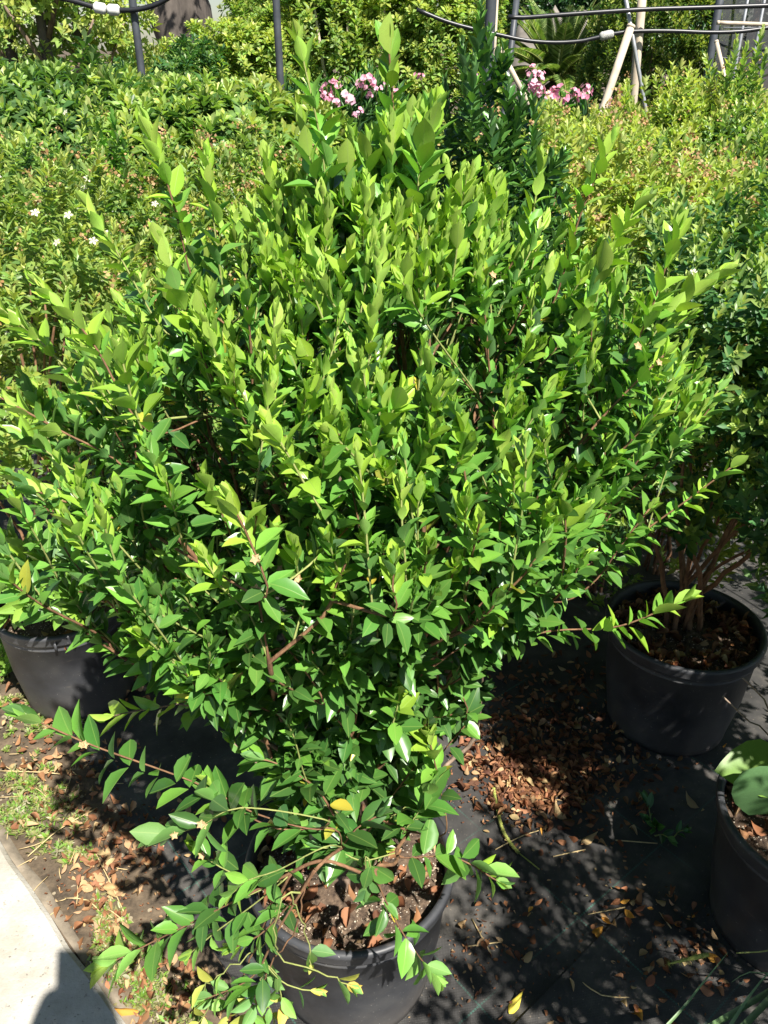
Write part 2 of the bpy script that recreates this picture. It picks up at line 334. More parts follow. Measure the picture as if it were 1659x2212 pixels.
PAL = {  # base colours of leaves by age and kind
 'old': (0.038, 0.100, 0.025), 'dark': (0.058, 0.150, 0.032), 'mid': (0.092, 0.228, 0.042), 'green': (0.140, 0.325, 0.052), 'light': (0.185, 0.395, 0.054),
 'bdark': (0.072, 0.155, 0.042), 'bmid': (0.175, 0.295, 0.074), 'bgreen': (0.285, 0.425, 0.102), 'blight': (0.430, 0.545, 0.140), 'byel': (0.54, 0.60, 0.155),
 'young': (0.270, 0.460, 0.050), 'tip': (0.340, 0.540, 0.062), 'yellow': (0.66, 0.52, 0.07), 'orange': (0.60, 0.30, 0.05), 'bicol': (0.40, 0.44, 0.06),
 'olive': (0.10, 0.165, 0.035), 'olive2': (0.20, 0.275, 0.055), 'olive3': (0.36, 0.42, 0.085), 'blue': (0.045, 0.130, 0.045), 'blue2': (0.09, 0.220, 0.070),  'seedhead': (0.46, 0.30, 0.13), 'seed2': (0.34, 0.19, 0.08),
 'cream': (0.80, 0.77, 0.62), 'pink': (0.86, 0.34, 0.48), 'pink2': (0.90, 0.55, 0.64), 'red': (0.45, 0.05, 0.06), 'brown': (0.21, 0.090, 0.042), 'brown2': (0.32, 0.155, 0.075), 'brown3': (0.12, 0.055, 0.030), 'tan': (0.46, 0.31, 0.16),
 'weed': (0.17, 0.33, 0.05), 'weed2': (0.24, 0.42, 0.07), 'ivy': (0.16, 0.31, 0.13), 'sedum': (0.38, 0.37, 0.17), 'cyc': (0.17, 0.26, 0.07), 'cyc2': (0.36, 0.44, 0.17)}
PK = list(PAL); PI = {k: i for i, k in enumerate(PK)}; PA = np.array([PAL[k] for k in PK])

class Leaves:
    def __init__(s): s.P = []; s.X = []; s.Y = []; s.Z = []; s.S = []; s.C = []; s.n = 0
    def one(s, p, y, n, length, width, shape, col):
        y = unit(y); x = np.cross(y, n); l = np.linalg.norm(x)
        if l < 1e-4: x = np.cross(y, [1, 0.3, 0.2]); l = np.linalg.norm(x)
        x = x/l; z = np.cross(x, y)
        s.P.append(p); s.X.append(x*width); s.Y.append(y*length); s.Z.append(z*length); s.S.append(shape); s.C.append(PI[col]); s.n += 1
    def done(s):
        if isinstance(s.P, list):
            s.P = np.array(s.P, float).reshape(-1, 3); s.X = np.array(s.X).reshape(-1, 3); s.Y = np.array(s.Y).reshape(-1, 3); s.Z = np.array(s.Z).reshape(-1, 3); s.S = np.array(s.S, int); s.C = np.array(s.C, int)
        return s
    def cat(s, o):
        s.done(); o.done()
        for k in 'PXYZSC': setattr(s, k, np.concatenate([getattr(s, k), getattr(o, k)]))
        s.n = len(s.P); return s
    def placed(s, R, T, scale, shape_map=None, cols=None):
        """copies of this small set (a sprig) at many places: R (M,3,3), T (M,3), scale (M,)"""
        s.done(); r = Leaves(); M = len(T); k = len(s.P)
        f = lambda A: (np.einsum('mij,kj->mki', R, A)*scale[:, None, None]).reshape(-1, 3)
        r.P = f(s.P) + np.repeat(T, k, 0); r.X = f(s.X); r.Y = f(s.Y); r.Z = f(s.Z); r.S = np.tile(s.S, M); r.C = np.tile(s.C, M); r.n = M*k
        if cols is not None: r.C = cols(r.C, M, k)
        return r
    def arrays(s, sel, origin, jit=0.12, seed=1):
        s.done(); rng = np.random.default_rng(seed); Vs = []; Ls = []; St = []; Tt = []; Cs = []; Us = []; off = 0; lo = 0
        for sh in np.unique(s.S[sel]):
            ii = sel[s.S[sel] == sh]; TV, TU, TF = TS[sh]; k = len(TV)
            V = s.P[ii][:, None, :] + TV[None, :, 0, None]*s.X[ii][:, None, :] + TV[None, :, 1, None]*s.Y[ii][:, None, :] + TV[None, :, 2, None]*s.Z[ii][:, None, :]
            Vs.append(V.reshape(-1, 3) - origin); c = PA[s.C[ii]]*(1 + jit*rng.standard_normal((len(ii), 1)))*(1 + 0.04*rng.standard_normal((len(ii), 3)))
            Cs.append(np.repeat(np.clip(c, 0.004, 0.9), k, 0)); Us.append(np.tile(TU, (len(ii), 1)))
            fl = np.concatenate([np.array(f) for f in TF]); ft = np.array([len(f) for f in TF])
            Ls.append((fl[None, :] + (np.arange(len(ii))*k)[:, None]).ravel() + off); Tt.append(np.tile(ft, len(ii)))
            off += len(ii)*k
        Tt = np.concatenate(Tt); St = np.concatenate([[0], np.cumsum(Tt)[:-1]])
        return np.concatenate(Vs), np.concatenate(Ls), St, Tt, np.concatenate(Cs), np.concatenate(Us)
    def mesh(s, name, sel, origin, mat, seed=1, jit=0.12):
        V, Lp, St, Tt, C, U = s.arrays(sel, np.asarray(origin, float), jit, seed); return mesh_arrays(name, V, Lp, St, Tt, mat, C, U)

_leafmesh = {}
def leaf_mesh(sh, ci, mat, var):
    key = (sh, ci, mat.name, var)
    if key not in _leafmesh:
        TV, TU, TF = TS[sh]; rng = np.random.default_rng(var*97 + ci*13 + sh)
        c = np.clip(PA[ci]*(1 + 0.11*rng.standard_normal())*(1 + 0.04*rng.standard_normal(3)), 0.004, 0.9)
        fl = np.concatenate([np.array(f) for f in TF]); ft = np.array([len(f) for f in TF]); st = np.concatenate([[0], np.cumsum(ft)[:-1]])
        _leafmesh[key] = mesh_arrays('leaf_blade', TV, fl, st, ft, mat, np.tile(c, (len(TV), 1)), TU)
    return _leafmesh[key]
def leaf_object(L, i, mat, parent, origin, name='leaf', var=None):
    o = link(name, leaf_mesh(int(L.S[i]), int(L.C[i]), mat, (i % 3) if var is None else var), parent)
    m = np.eye(4); m[:3, 0] = L.X[i]; m[:3, 1] = L.Y[i]; m[:3, 2] = L.Z[i]; m[:3, 3] = L.P[i] - origin
    o.matrix_basis = Matrix(m.tolist()); return o
PLANTS = []      # (empty, Leaves, material, number of single leaves, foliage part name) - leaves are linked at the end, when it is known which show largest
def plant_leaves(root, L, mat, singles, seed=1, part='foliage'):
    L.done(); PLANTS.append((root, L, mat, singles, seed, part))

def bez(p0, p1, p2, p3, n):
    t = np.linspace(0, 1, n)[:, None]; return (1-t)**3*p0 + 3*(1-t)**2*t*p1 + 3*(1-t)*t*t*p2 + t**3*p3
def smooth_path(pts, step=0.02):
    """Catmull-Rom through the points"""
    pts = [np.asarray(p, float) for p in pts]; out = []
    P = [2*pts[0]-pts[1]] + pts + [2*pts[-1]-pts[-2]]
    for i in range(1, len(P)-2):
        a, b, c, e = P[i-1], P[i], P[i+1], P[i+2]; n = max(2, int(np.linalg.norm(c-b)/step))
        for k in range(n):
            t = k/n; out.append(0.5*((2*b) + (-a+c)*t + (2*a-5*b+4*c-e)*t*t + (-a+3*b-3*c+e)*t**3))
    out.append(pts[-1]); return np.array(out)

class Skeleton:
    """woody frame that grows strand by strand; every strand starts on an older one"""
    def __init__(s): s.P = np.zeros((6000, 3)); s.par = np.full(6000, -1); s.n = 0; s.strands = []; s.ok = np.zeros(6000, bool)
    def node(s, p, par):
        if s.n >= len(s.P):
            s.P = np.concatenate([s.P, np.zeros_like(s.P)]); s.par = np.concatenate([s.par, np.full(len(s.par), -1)]); s.ok = np.concatenate([s.ok, np.zeros(len(s.ok), bool)])
        s.P[s.n] = p; s.par[s.n] = par; s.ok[s.n] = True; s.n += 1; return s.n-1
    def strand(s, pts, par, kind, free=0.65):
        ids = [] if par < 0 else [par]
        for k, p in enumerate(pts[(0 if par < 0 else 1):]):
            par = s.node(p, par); ids.append(par)
        for j in ids[int(len(ids)*free):]: s.ok[j] = False
        s.strands.append((ids, kind)); return len(s.strands)-1
    def nearest(s, q, tip):
        P = s.P[:s.n]; dd = np.linalg.norm(P - q, axis=1) + np.where(P[:, 2] > tip[2] - 0.01, 0.12 + 1.5*(P[:, 2] - tip[2]), 0)
        dd[~s.ok[:s.n]] = 9; return int(np.argmin(dd))
    def radii(s, r0=0.0011, e=0.46):
        c = np.zeros(s.n); kids = np.bincount(s.par[:s.n][s.par[:s.n] >= 0], minlength=s.n); c[kids == 0] = 1
        for i in range(s.n-1, -1, -1):
            if s.par[i] >= 0: c[s.par[i]] += c[i]
        return r0*np.maximum(c, 1)**e

def leafy(L, path, rng, length=0.14, size=0.04, cols=('dark', 'mid', 'green', 'light', 'young', 'tip'), young=0.5, spread=1.0, shapes=(0, 1, 2, 3, 4), space=0.012, drop=0.05, up=0.35, wr=0.46, tipkeep=True):
    """opposite pairs of leaves, each pair turned a quarter from the last, from the tip of a shoot down"""
    seg = np.linalg.norm(np.diff(path, axis=0), axis=1); s = np.concatenate([[0], np.cumsum(seg)]); T = s[-1]; u = 0.0; k = 0; az = rng.uniform(0, math.pi)
    length = min(length, T*0.96)
    while u < length:
        q = T - u; j = min(np.searchsorted(s, q, 'right')-1, len(path)-2); j = max(j, 0)
        p = path[j] + (path[j+1]-path[j])*((q - s[j])/max(seg[j], 1e-6)); t = unit(path[min(j+1, len(path)-1)] - path[max(j-1, 0)])
        a = np.cross(t, [0.13, 0.2, 1.0]); a = unit(a) if np.linalg.norm(a) > 0.05 else np.array([1.0, 0, 0]); b = np.cross(t, a)
        f = u/max(length, 1e-6)
        ang = math.radians((14 + 55*min(1, u/0.075))*spread); sc = min(1.0, 0.50 + u/0.035)*(0.92 + 0.16*rng.random())
        for side in (0, 1):
            if rng.random() < drop*(0.3 + 2*f): continue
            w = az + side*math.pi + rng.normal(0, 0.2 + 0.25*f); r = math.cos(w)*a + math.sin(w)*b; g = ang + rng.normal(0, 0.14 + 0.2*f)
            y = math.cos(g)*t + math.sin(g)*r; n = math.sin(g)*t - math.cos(g)*r + np.array([0, 0, up*(0.3 + f)]) + rng.normal(0, 0.13 + 0.22*f, 3)
            if f > 0.35: y = unit(y + np.array([0, 0, -0.22*f*rng.random()]))
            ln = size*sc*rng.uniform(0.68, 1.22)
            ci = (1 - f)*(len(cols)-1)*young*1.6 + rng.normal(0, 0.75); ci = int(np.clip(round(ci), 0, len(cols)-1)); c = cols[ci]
            x = rng.random()
            if f > 0.4 and x < 0.005: c = 'yellow'; ln *= 0.65
            elif f > 0.4 and x < 0.014: c = 'bicol'
            sh = shapes[rng.integers(len(shapes))] if u > 0.02 else shapes[-1]
            L.one(p + r*0.0012, y, n, ln, ln*wr*rng.uniform(0.86, 1.14), sh, c)
        az += math.pi/2 + rng.normal(0, 0.12); u += (0.0035 if k < 2 else space*rng.uniform(0.75, 1.3)); k += 1

def link_wood(sk, root, origin, r0, e, kinds, twigs=140, rmax=0.011, tmax=0.0029):
    """stems and the thicker twigs are single parts; the thin shoots join into one"""
    R = np.minimum(sk.radii(r0, e), rmax); order = []
    for si, (ids, kind) in enumerate(sk.strands):
        if len(ids) < 2: continue
        order.append((R[ids[0]]*len(ids) + (1 if kind == 'stem' else 0), si))
    order.sort(reverse=True); single = {si for _, si in order[:twigs]}; rest = MB(); thin = MB()
    for si, (ids, kind) in enumerate(sk.strands):
        if len(ids) < 2: continue
        pts = sk.P[ids]; rr = R[ids].copy(); rr[0] = min(rr[0], rr[1]*1.15)
        if kind != 'stem': rr = np.minimum(rr, tmax)
        if si in single or kind == 'stem':
            m = MB(); m.tube(pts, rr, 8 if kind == 'stem' else 6); m.build('stem' if kind == 'stem' else 'twig', kinds[0] if rr.mean() > 0.0023 else kinds[1], root, origin)
        else: (rest if rr[:len(rr)//2+1].mean() > r0*1.3 else thin).tube(pts, rr, 4, False)
    if rest.V: tag(rest.build('fine_twigs', kinds[1], root, origin), kind='stuff')
    if thin.V: tag(thin.build('green_shoots', kinds[2], root, origin), kind='stuff')
# ------------------------------------------------------------------ ground, fabric, path
def grid_sheet(name, mat, poly, z, step, amp, seed, kind='structure'):
    """a slightly uneven sheet bounded by a four-cornered outline"""
    a, b, c, e = [np.asarray(p, float) for p in poly]; rng = np.random.default_rng(seed)
    nu = max(2, int(np.linalg.norm(b-a)/step)); nv = max(2, int(np.linalg.norm(e-a)/step)); V = []; ph = rng.uniform(0, 6, 8)
    for j in range(nv+1):
        for i in range(nu+1):
            u, v = i/nu, j/nv; p = (1-u)*(1-v)*a + u*(1-v)*b + u*v*c + (1-u)*v*e
            h = amp*(1 + 0.5*math.sin(p[0]*7+ph[0]+math.sin(p[1]*5+ph[1])) + 0.5*math.sin(p[1]*9+ph[2]+1.5*math.sin(p[0]*4+ph[3])))
            V.append((p[0], p[1], z + h))
    Fc = [(j*(nu+1)+i, j*(nu+1)+i+1, (j+1)*(nu+1)+i+1, (j+1)*(nu+1)+i) for j in range(nv) for i in range(nu)]
    o = link(name, mesh_from(name, V, Fc, mat)); tag(o, kind=kind); return o
g = MB(); g.add([(-300, -60, 0), (300, -60, 0), (300, 500, 0), (-300, 500, 0)], [(0, 1, 2, 3)])
tag(g.build('ground', M_EARTH), kind='structure')
pa = atz(0, 1820, 0.03)[:2]; pb = atz(272, 2212, 0.03)[:2]; pd = unit(pb - pa); pn = np.array([pd[1], -pd[0]])   # path edge, running towards the camera
if pn[0] < 0: pn = -pn                                                                                            # points to the plants' side
def on_edge(t, off): return pa + pd*t + pn*off
p0, p1 = on_edge(-7.0, 0), on_edge(1.6, 0)
m = MB()
NE = 90; Vt = []
rngp = np.random.default_rng(5)
for k in range(NE+1):
    e = p0 + (p1-p0)*k/NE + pn*(rngp.normal(0, 0.0016) - (0.008 if rngp.random() < 0.06 else 0)); Vt += [(*e, 0.03), (*(e - pn*0.010), 0.038), (*(e - pn*1.6), 0.038), (*(e + pn*0.004), -0.1)]
m.add(Vt, [f for k in range(NE) for f in ((4*k+3, 4*k, 4*k+4, 4*k+7), (4*k, 4*k+1, 4*k+5, 4*k+4), (4*k+1, 4*k+2, 4*k+6, 4*k+5))])
tag(m.build('concrete_path', M_CONC, smooth=False), kind='structure')
m = MB(); Vt = []
for k in range(NE+1):                                # rough footing that sticks out under the slab
    e = p0 + (p1-p0)*k/NE; w = 0.016 + 0.010*abs(math.sin(k*0.9)) + rngp.uniform(0, 0.008); Vt += [(*(e + pn*0.002), 0.014), (*(e + pn*w), 0.010), (*(e + pn*(w + 0.01)), -0.05)]
m.add(Vt, [f for k in range(NE) for f in ((3*k, 3*k+3, 3*k+4, 3*k+1), (3*k+1, 3*k+4, 3*k+5, 3*k+2))])
tag(m.build('path_footing', M_FOOT), kind='structure')
f0, f1 = on_edge(1.6, 0.115), on_edge(-7, 0.115)
grid_sheet('ground_fabric', M_FABRIC, [(f0[0], f0[1]), (7.0, -1.4), (7.0, 7.6), (f1[0], 7.6)], 0.004, 0.05, 0.0025, 3)
# a second width of fabric laps over the first beside the pots
q0, q1 = atz(1405, 1945)[:2], atz(1659, 2140)[:2]; qd = unit(q1-q0); a_ = q0 - qd*0.02; b_ = q0 + qd*1.3; qn = np.array([qd[1], -qd[0]]); qn = qn if qn[1] < 0 else -qn
grid_sheet('ground_fabric_lap', M_FABRIC, [a_ + qn*0.9, b_ + qn*0.9, b_, a_], 0.013, 0.05, 0.003, 8)

# ------------------------------------------------------------------ pots
def pot(center, rt, h, label, soil_z, seed=0, tabs=(), group='black nursery pots'):
    c = np.array([center[0], center[1], 0.0]); root = empty('plant_pot', tuple(c)); tag(root, label, 'pot', group)
    rb = rt*0.80; hr = h - 0.030
    body = MB(); body.lathe([(0.001, 0.006), (rb-0.01, 0.006), (rb, 0.012), (rb+0.0015, 0.03), (rb + (rt-rb)*0.5, hr*0.5), (rt-0.0105, hr-0.022), (rt-0.0085, hr-0.0205), (rt-0.0082, hr-0.0165), (rt-0.0098, hr-0.015), (rt-0.007, hr-0.004), (rt-0.0055, hr), (rt-0.009, h-0.004), (rt-0.013, h-0.010), (rt-0.015, hr-0.02), (rb-0.004, 0.03), (0.001, 0.03)], c, 72, 0.008)
    body.build('pot_wall', M_POT, root, c)
    rim = MB(); rim.lathe([(rt-0.0052, hr-0.002), (rt-0.001, hr), (rt+0.0015, hr+0.006), (rt+0.0005, hr+0.018), (rt+0.004, h-0.006), (rt+0.002, h), (rt-0.004, h+0.0025), (rt-0.010, h), (rt-0.0125, h-0.008)], c, 72, 0.008)
    ro = rim.build('rim', M_POT, root, c)
    for w in tabs:
        R = np.array([[math.cos(w), -math.sin(w), 0], [math.sin(w), math.cos(w), 0], [0, 0, 1]])
        tb = MB(); tb.box(c + R @ np.array([rt+0.004, 0, h-0.028]), (0.006, 0.006, 0.026), R); tb.build('rib', M_POT, root, c)
    rng = np.random.default_rng(seed); V = [(c[0], c[1], soil_z)]; Fc = []; nr, ns = 14, 48; ph = rng.uniform(0, 6, 6); rs = rt - 0.017
    for i in range(1, nr+1):
        for k in range(ns):
            w = 2*math.pi*k/ns; r = rs*i/nr; x, y = r*math.cos(w), r*math.sin(w)
            z = soil_z + 0.007*math.sin(x*40+ph[0]) + 0.007*math.sin(y*46+ph[1]+2*math.sin(x*25)) + rng.normal(0, 0.0022) + 0.012*(1-(i/nr)**2)
            V.append((c[0]+x, c[1]+y, z))
    for k in range(ns): Fc.append((0, 1+k, 1+(k+1) % ns))
    for i in range(nr-1):
        for k in range(ns): Fc.append((1+i*ns+k, 1+(i+1)*ns+k, 1+(i+1)*ns+(k+1) % ns, 1+i*ns+(k+1) % ns))
    s = MB(); s.add(V, Fc); so = s.build('soil', M_SOIL, root, c)
    return root, c
POTH = 0.33; PC = atz(757, 1852, POTH); POT_R = 0.192
main_pot, mc = pot(PC, POT_R, POTH, 'open black plastic pot of pale specked soil holding the big leafy shrub', 0.285, 1)
LPC = np.array([atz(128, 1300, POTH)[0], atz(128, 1290, POTH)[1]]); 
left_pot, lc = pot(LPC, 0.185, POTH, 'sunlit black plastic pot with broad weed leaves hanging over its rim', 0.29, 2, tabs=(-1.35, -2.3))
RPC = atz(1480, 1345, POTH)
right_pot, rc = pot(RPC, 0.200, POTH, 'shaded black pot full of brown dead leaves below a clump of bare stems', 0.285, 3)
FPC = np.array([atz(1560, 1760, POTH)[0] + 0.205, atz(1560, 1760, POTH)[1], 0]); 
front_pot, fc = pot(FPC, 0.200, POTH, 'shaded black pot with a big heart-shaped leaf leaning over its rim', 0.285, 4)

# ------------------------------------------------------------------ the big potted shrub
def main_shrub():
    rng = np.random.default_rng(21); c = np.array([mc[0], mc[1], 0.285]); root = empty('myrtle_shrub', tuple(c))
    tag(root, 'big bushy myrtle with glossy pointed leaves growing in open black pot of specked soil', 'shrub')
    sk = Skeleton(); L = Leaves()
    RZ = [(0.30, 0.05), (0.45, 0.12), (0.60, 0.20), (0.80, 0.25), (0.95, 0.305), (1.1, 0.385), (1.2, 0.425), (1.34, 0.385), (1.42, 0.28), (1.48, 0.18), (1.56, 0.06)]
    zz, rr = np.array(RZ).T
    def env(z, w): return np.interp(z, zz, rr)*(1 + 0.10*math.sin(3*w+1.0) + 0.07*math.sin(5*w+z*6) + 0.24*max(0, -math.cos(w))*np.interp(z, [1.0, 1.12, 1.3, 1.42], [0, 1, 1, 0]) - 0.14*max(0, math.cos(w))*np.interp(z, [1.1, 1.25], [1, 0]))
    def axis(z): return np.array([c[0] + np.interp(z, [0.3, 1.2], [0, 0.055]), c[1] + np.interp(z, [0.3, 1.2], [0, 0.02])])
    # gnarled foot and main stems
    base = [c + np.array([dx, dy, -0.012]) for dx, dy in ((-0.035, -0.02), (0.0, 0.01), (0.03, -0.01), (-0.02, 0.035), (0.045, 0.03), (0.015, -0.035))]
    for k in range(15):
        w = 2*math.pi*(k*0.618 % 1) + rng.normal(0, 0.15); f = [0.30, 0.62, 0.80][k % 3]; zt = [1.36, 1.15, 0.98][k % 3] + rng.normal(0, 0.05)
        r = f*env(zt, w); t = np.array([*axis(zt), zt]) + np.array([math.cos(w)*r, math.sin(w)*r, 0]); b = base[k % len(base)] + rng.normal(0, 0.008, 3)*np.array([1, 1, 0])
        d = unit(np.array([math.cos(w)*0.35*f, math.sin(w)*0.35*f, 1])); pts = bez(b, b + d*0.22 + rng.normal(0, 0.03, 3), t - unit(t-b)*0.25 + rng.normal(0, 0.04, 3), t, 44)
        sk.strand(pts, -1, 'stem', 0.97)
    bent = smooth_path([c + np.array([0.05, 0.02, -0.01]), c + np.array([0.11, 0.06, 0.10]), aty(965, 1652, 1.20), aty(1025, 1592, 1.22), aty(1042, 1440, 1.18), aty(1060, 1230, 1.12)], 0.02)
    sk.strand(bent, -1, 'stem', 0.97)
    # shoots that stand clear of the crown: root ... tip, (px, py, distance), leafy length, leaf size, youth
    E = [([(862, 540), (855, 330), (838, 75)], 1.02, .24, .040, .55), ([(725, 520), (692, 300), (645, 85)], 0.98, .24, .040, .6), ([(900, 540), (905, 380), (942, 235)], .96, .20, .043, .55),
         ([(430, 640), (372, 430), (315, 268)], 1.00, .2, .038, .9), ([(485, 640), (462, 480), (447, 330)], 1.0, .18, .036, .85), ([(600, 590), (590, 450), (575, 335)], 1.02, .18, .036, .8), ([(770, 560), (775, 420), (760, 300)], 1.06, .2, .036, .7),
         ([(360, 720), (262, 560), (190, 442)], .96, .2, .034, .85), ([(410, 740), (382, 620), (345, 520)], .88, .17, .038, .8), ([(320, 930), (200, 740), (85, 612)], .82, .23, .038, .75), ([(250, 920), (110, 760), (-12, 655)], .86, .22, .036, .8),
         ([(270, 1010), (130, 930), (-4, 856)], .80, .19, .033, .7), ([(320, 1142), (200, 1105), (72, 1058)], .76, .17, .035, .6), ([(330, 1010), (290, 880), (262, 770)], .74, .15, .040, .7), ([(150, 1010), (80, 960), (22, 935)], .84, .1, .036, .6),
         ([(1180, 680), (1252, 470), (1322, 300)], 1.06, .24, .036, .9), ([(1250, 680), (1320, 540), (1387, 428)], 1.04, .2, .037, .85), ([(1330, 820), (1402, 680), (1466, 488)], .94, .21, .040, .85), ([(1300, 900), (1430, 700), (1562, 586)], .94, .23, .039, .75),
         ([(1130, 640), (1150, 480), (1168, 345)], 1.1, .2, .035, .85), ([(1250, 960), (1340, 860), (1442, 760)], .9, .16, .038, .6), ([(1050, 640), (1060, 500), (1075, 400)], 1.05, .18, .036, .8), ([(1240, 760), (1275, 640), (1310, 560)], .9, .17, .038, .8),
         ([(1130, 1275), (1300, 1205), (1440, 1112), (1588, 1003)], .93, .30, .036, .5), ([(1040, 1385), (1200, 1362), (1340, 1352), (1482, 1293)], .87, .34, .042, .5), ([(1130, 1165), (1240, 1070), (1335, 972)], .95, .06, .036, .3),
         ([(1215, 1300), (1290, 1250), (1340, 1180), (1410, 1090)], .91, .13, .034, .5), ([(1100, 1230), (1190, 1230), (1270, 1205)], .85, .12, .038, .4),
         ([(575, 1290), (545, 1180), (495, 1078)], .62, .13, .043, .8), ([(715, 1160), (655, 1040), (580, 912)], .66, .17, .041, .75), ([(585, 1450), (565, 1330), (555, 1240), (590, 1150)], .66, .12, .040, .6), ([(540, 1330), (480, 1270), (438, 1195)], .66, .12, .042, .7),
         ([(700, 1330), (725, 1270), (752, 1205)], .66, .12, .038, .75), ([(660, 1290), (680, 1220), (690, 1170)], .68, .1, .038, .7), ([(850, 1330), (848, 1270), (852, 1210)], .62, .1, .042, .6), ([(1010, 1100), (1000, 1000), (1000, 920)], .72, .13, .038, .7),
         ([(1080, 1130), (1120, 1060), (1160, 985)], .74, .14, .038, .7), ([(800, 980), (830, 920), (870, 850)], .74, .14, .040, .7), ([(400, 1120), (350, 1040), (315, 960)], .70, .12, .042, .5), ([(700, 1520), (660, 1450), (600, 1400), (490, 1480)], .70, .11, .044, .6),
         ([(846, 1570), (858, 1530), (866, 1478)], .76, .10, .042, .75), ([(962, 1800), (948, 1690), (925, 1588)], .84, .13, .048, .85), ([(870, 1800), (900, 1760), (930, 1700)], .82, .10, .046, .3), ([(1000, 1560), (1010, 1530), (990, 1490)], .92, .10, .046, .25),
         ([(860, 1850), (980, 1852), (1078, 1905)], .80, .16, .047, .45), ([(810, 1880), (850, 1980), (900, 2060), (945, 2112)], .74, .20, .045, .45), ([(700, 1790), (560, 1760), (420, 1690), (200, 1610), (48, 1543)], .76, .40, .046, .25),
         ([(700, 1770), (520, 1745), (430, 1785), (335, 1812)], .72, .15, .046, .3), ([(640, 1640), (440, 1530), (340, 1528), (238, 1548)], .80, .19, .040, .7), ([(690, 1860), (600, 1900), (400, 2000), (222, 2088)], .74, .24, .048, .5),
         ([(640, 1880), (520, 1890), (440, 1850), (420, 1830)], .78, .09, .038, .5), ([(620, 1895), (540, 1960), (470, 2010), (410, 2060)], .74, .14, .040, .4), ([(720, 1760), (680, 1700), (600, 1650), (560, 1640)], .76, .13, .046, .2),
         ([(760, 1800), (720, 1730), (680, 1640)], .82, .10, .050, .15), ([(740, 1830), (770, 1790), (820, 1760)], .78, .12, .052, .12), ([(730, 1840), (660, 1790), (610, 1700)], .86, .11, .044, .3), ([(770, 1830), (840, 1730), (900, 1650)], .88, .12, .046, .3),
         ([(790, 1850), (800, 1870), (790, 1920)], .74, .06, .046, .2), ([(900, 1700), (960, 1620), (1010, 1560), (1020, 1530)], .98, .1, .046, .3), ([(640, 1600), (580, 1540), (540, 1500)], .82, .12, .042, .4), ([(480, 1500), (460, 1460), (470, 1420)], .84, .1, .04, .5)]
    E += [([(720, 1790), (600, 1790), (500, 1740), (450, 1690)], .76, .13, .044, .35), ([(700, 1830), (600, 1880), (540, 1900), (495, 1935)], .74, .11, .040, .5), ([(690, 1870), (620, 1960), (560, 2020), (500, 2050)], .73, .13, .040, .5), ([(680, 1880), (600, 2010), (545, 2110), (440, 2160)], .72, .14, .040, .45), ([(760, 1830), (700, 1800), (640, 1760)], .80, .1, .046, .2), ([(720, 1750), (620, 1680), (540, 1640), (500, 1600)], .80, .13, .042, .4), ([(780, 1860), (740, 1840), (690, 1830)], .78, .08, .044, .2)]
    for k in range(20):                     # the spire above the middle of the crown
        px = 650 + 300*((k*0.618) % 1); py = 205 + 150*((k*0.383) % 1) + 0.25*abs(px-880); E.append(([(px*0.6+330, py+240), (px*0.85+125, py+110), (px, py)], 0.97 + 0.12*((k*0.29) % 1), .20, .037, .6))
    for pts, yd, ll, sz, yg in E:
        P = [aty(px, py, yd) for px, py in pts]; i = sk.nearest(P[0] + np.array([0, 0.03, -0.05]), P[0]); n0 = sk.P[i]
        path = smooth_path([n0] + ([n0*0.45 + P[0]*0.55 + rng.normal(0, 0.008, 3)] if np.linalg.norm(n0-P[0]) > 0.08 else []) + P, 0.014)
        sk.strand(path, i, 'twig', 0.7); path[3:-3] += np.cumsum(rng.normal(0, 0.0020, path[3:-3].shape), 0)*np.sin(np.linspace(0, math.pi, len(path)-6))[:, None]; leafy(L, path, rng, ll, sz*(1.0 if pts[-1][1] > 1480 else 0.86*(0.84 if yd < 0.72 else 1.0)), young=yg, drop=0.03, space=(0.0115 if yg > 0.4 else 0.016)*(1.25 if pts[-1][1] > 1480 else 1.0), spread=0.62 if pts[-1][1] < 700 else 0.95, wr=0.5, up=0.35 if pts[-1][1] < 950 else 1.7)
    D_ = [([(640, 1880), (592, 1950), (545, 2060), (478, 2225)], .74, .10), ([(592, 1950), (562, 2080), (596, 2230)], .73, .22), ([(545, 2060), (480, 2100), (430, 2150)], .73, .09), ([(610, 1940), (600, 2060), (690, 2092), (758, 2128)], .70, .05),
          ([(640, 1900), (640, 2010), (600, 2060), (560, 2140), (540, 2215)], .72, .16), ([(560, 2080), (600, 2110), (612, 2185)], .72, .12), ([(620, 1920), (660, 2010), (672, 2085)], .72, .04), ([(520, 2120), (460, 2170), (420, 2225)], .73, .12), ([(540, 2080), (620, 2130), (680, 2140)], .71, .03)]
    for pts, yd, ll in D_:
        P = [aty(px, py, yd) for px, py in pts]; i = sk.nearest(P[0], P[0] + np.array([0, 0, 0.2])); path = smooth_path([sk.P[i]] + P[(1 if np.linalg.norm(sk.P[i]-P[0]) < 0.03 else 0):], 0.014)
        path[2:-1] += rng.normal(0, 0.0022, path[2:-1].shape); sk.strand(path, i, 'twig', 0.95); leafy(L, path, rng, ll, 0.036, cols=('mid', 'green', 'light', 'bicol', 'light', 'yellow'), young=0.55, drop=0.28, space=0.022, spread=1.1)
    # the crown
    tips = []
    want = 1750
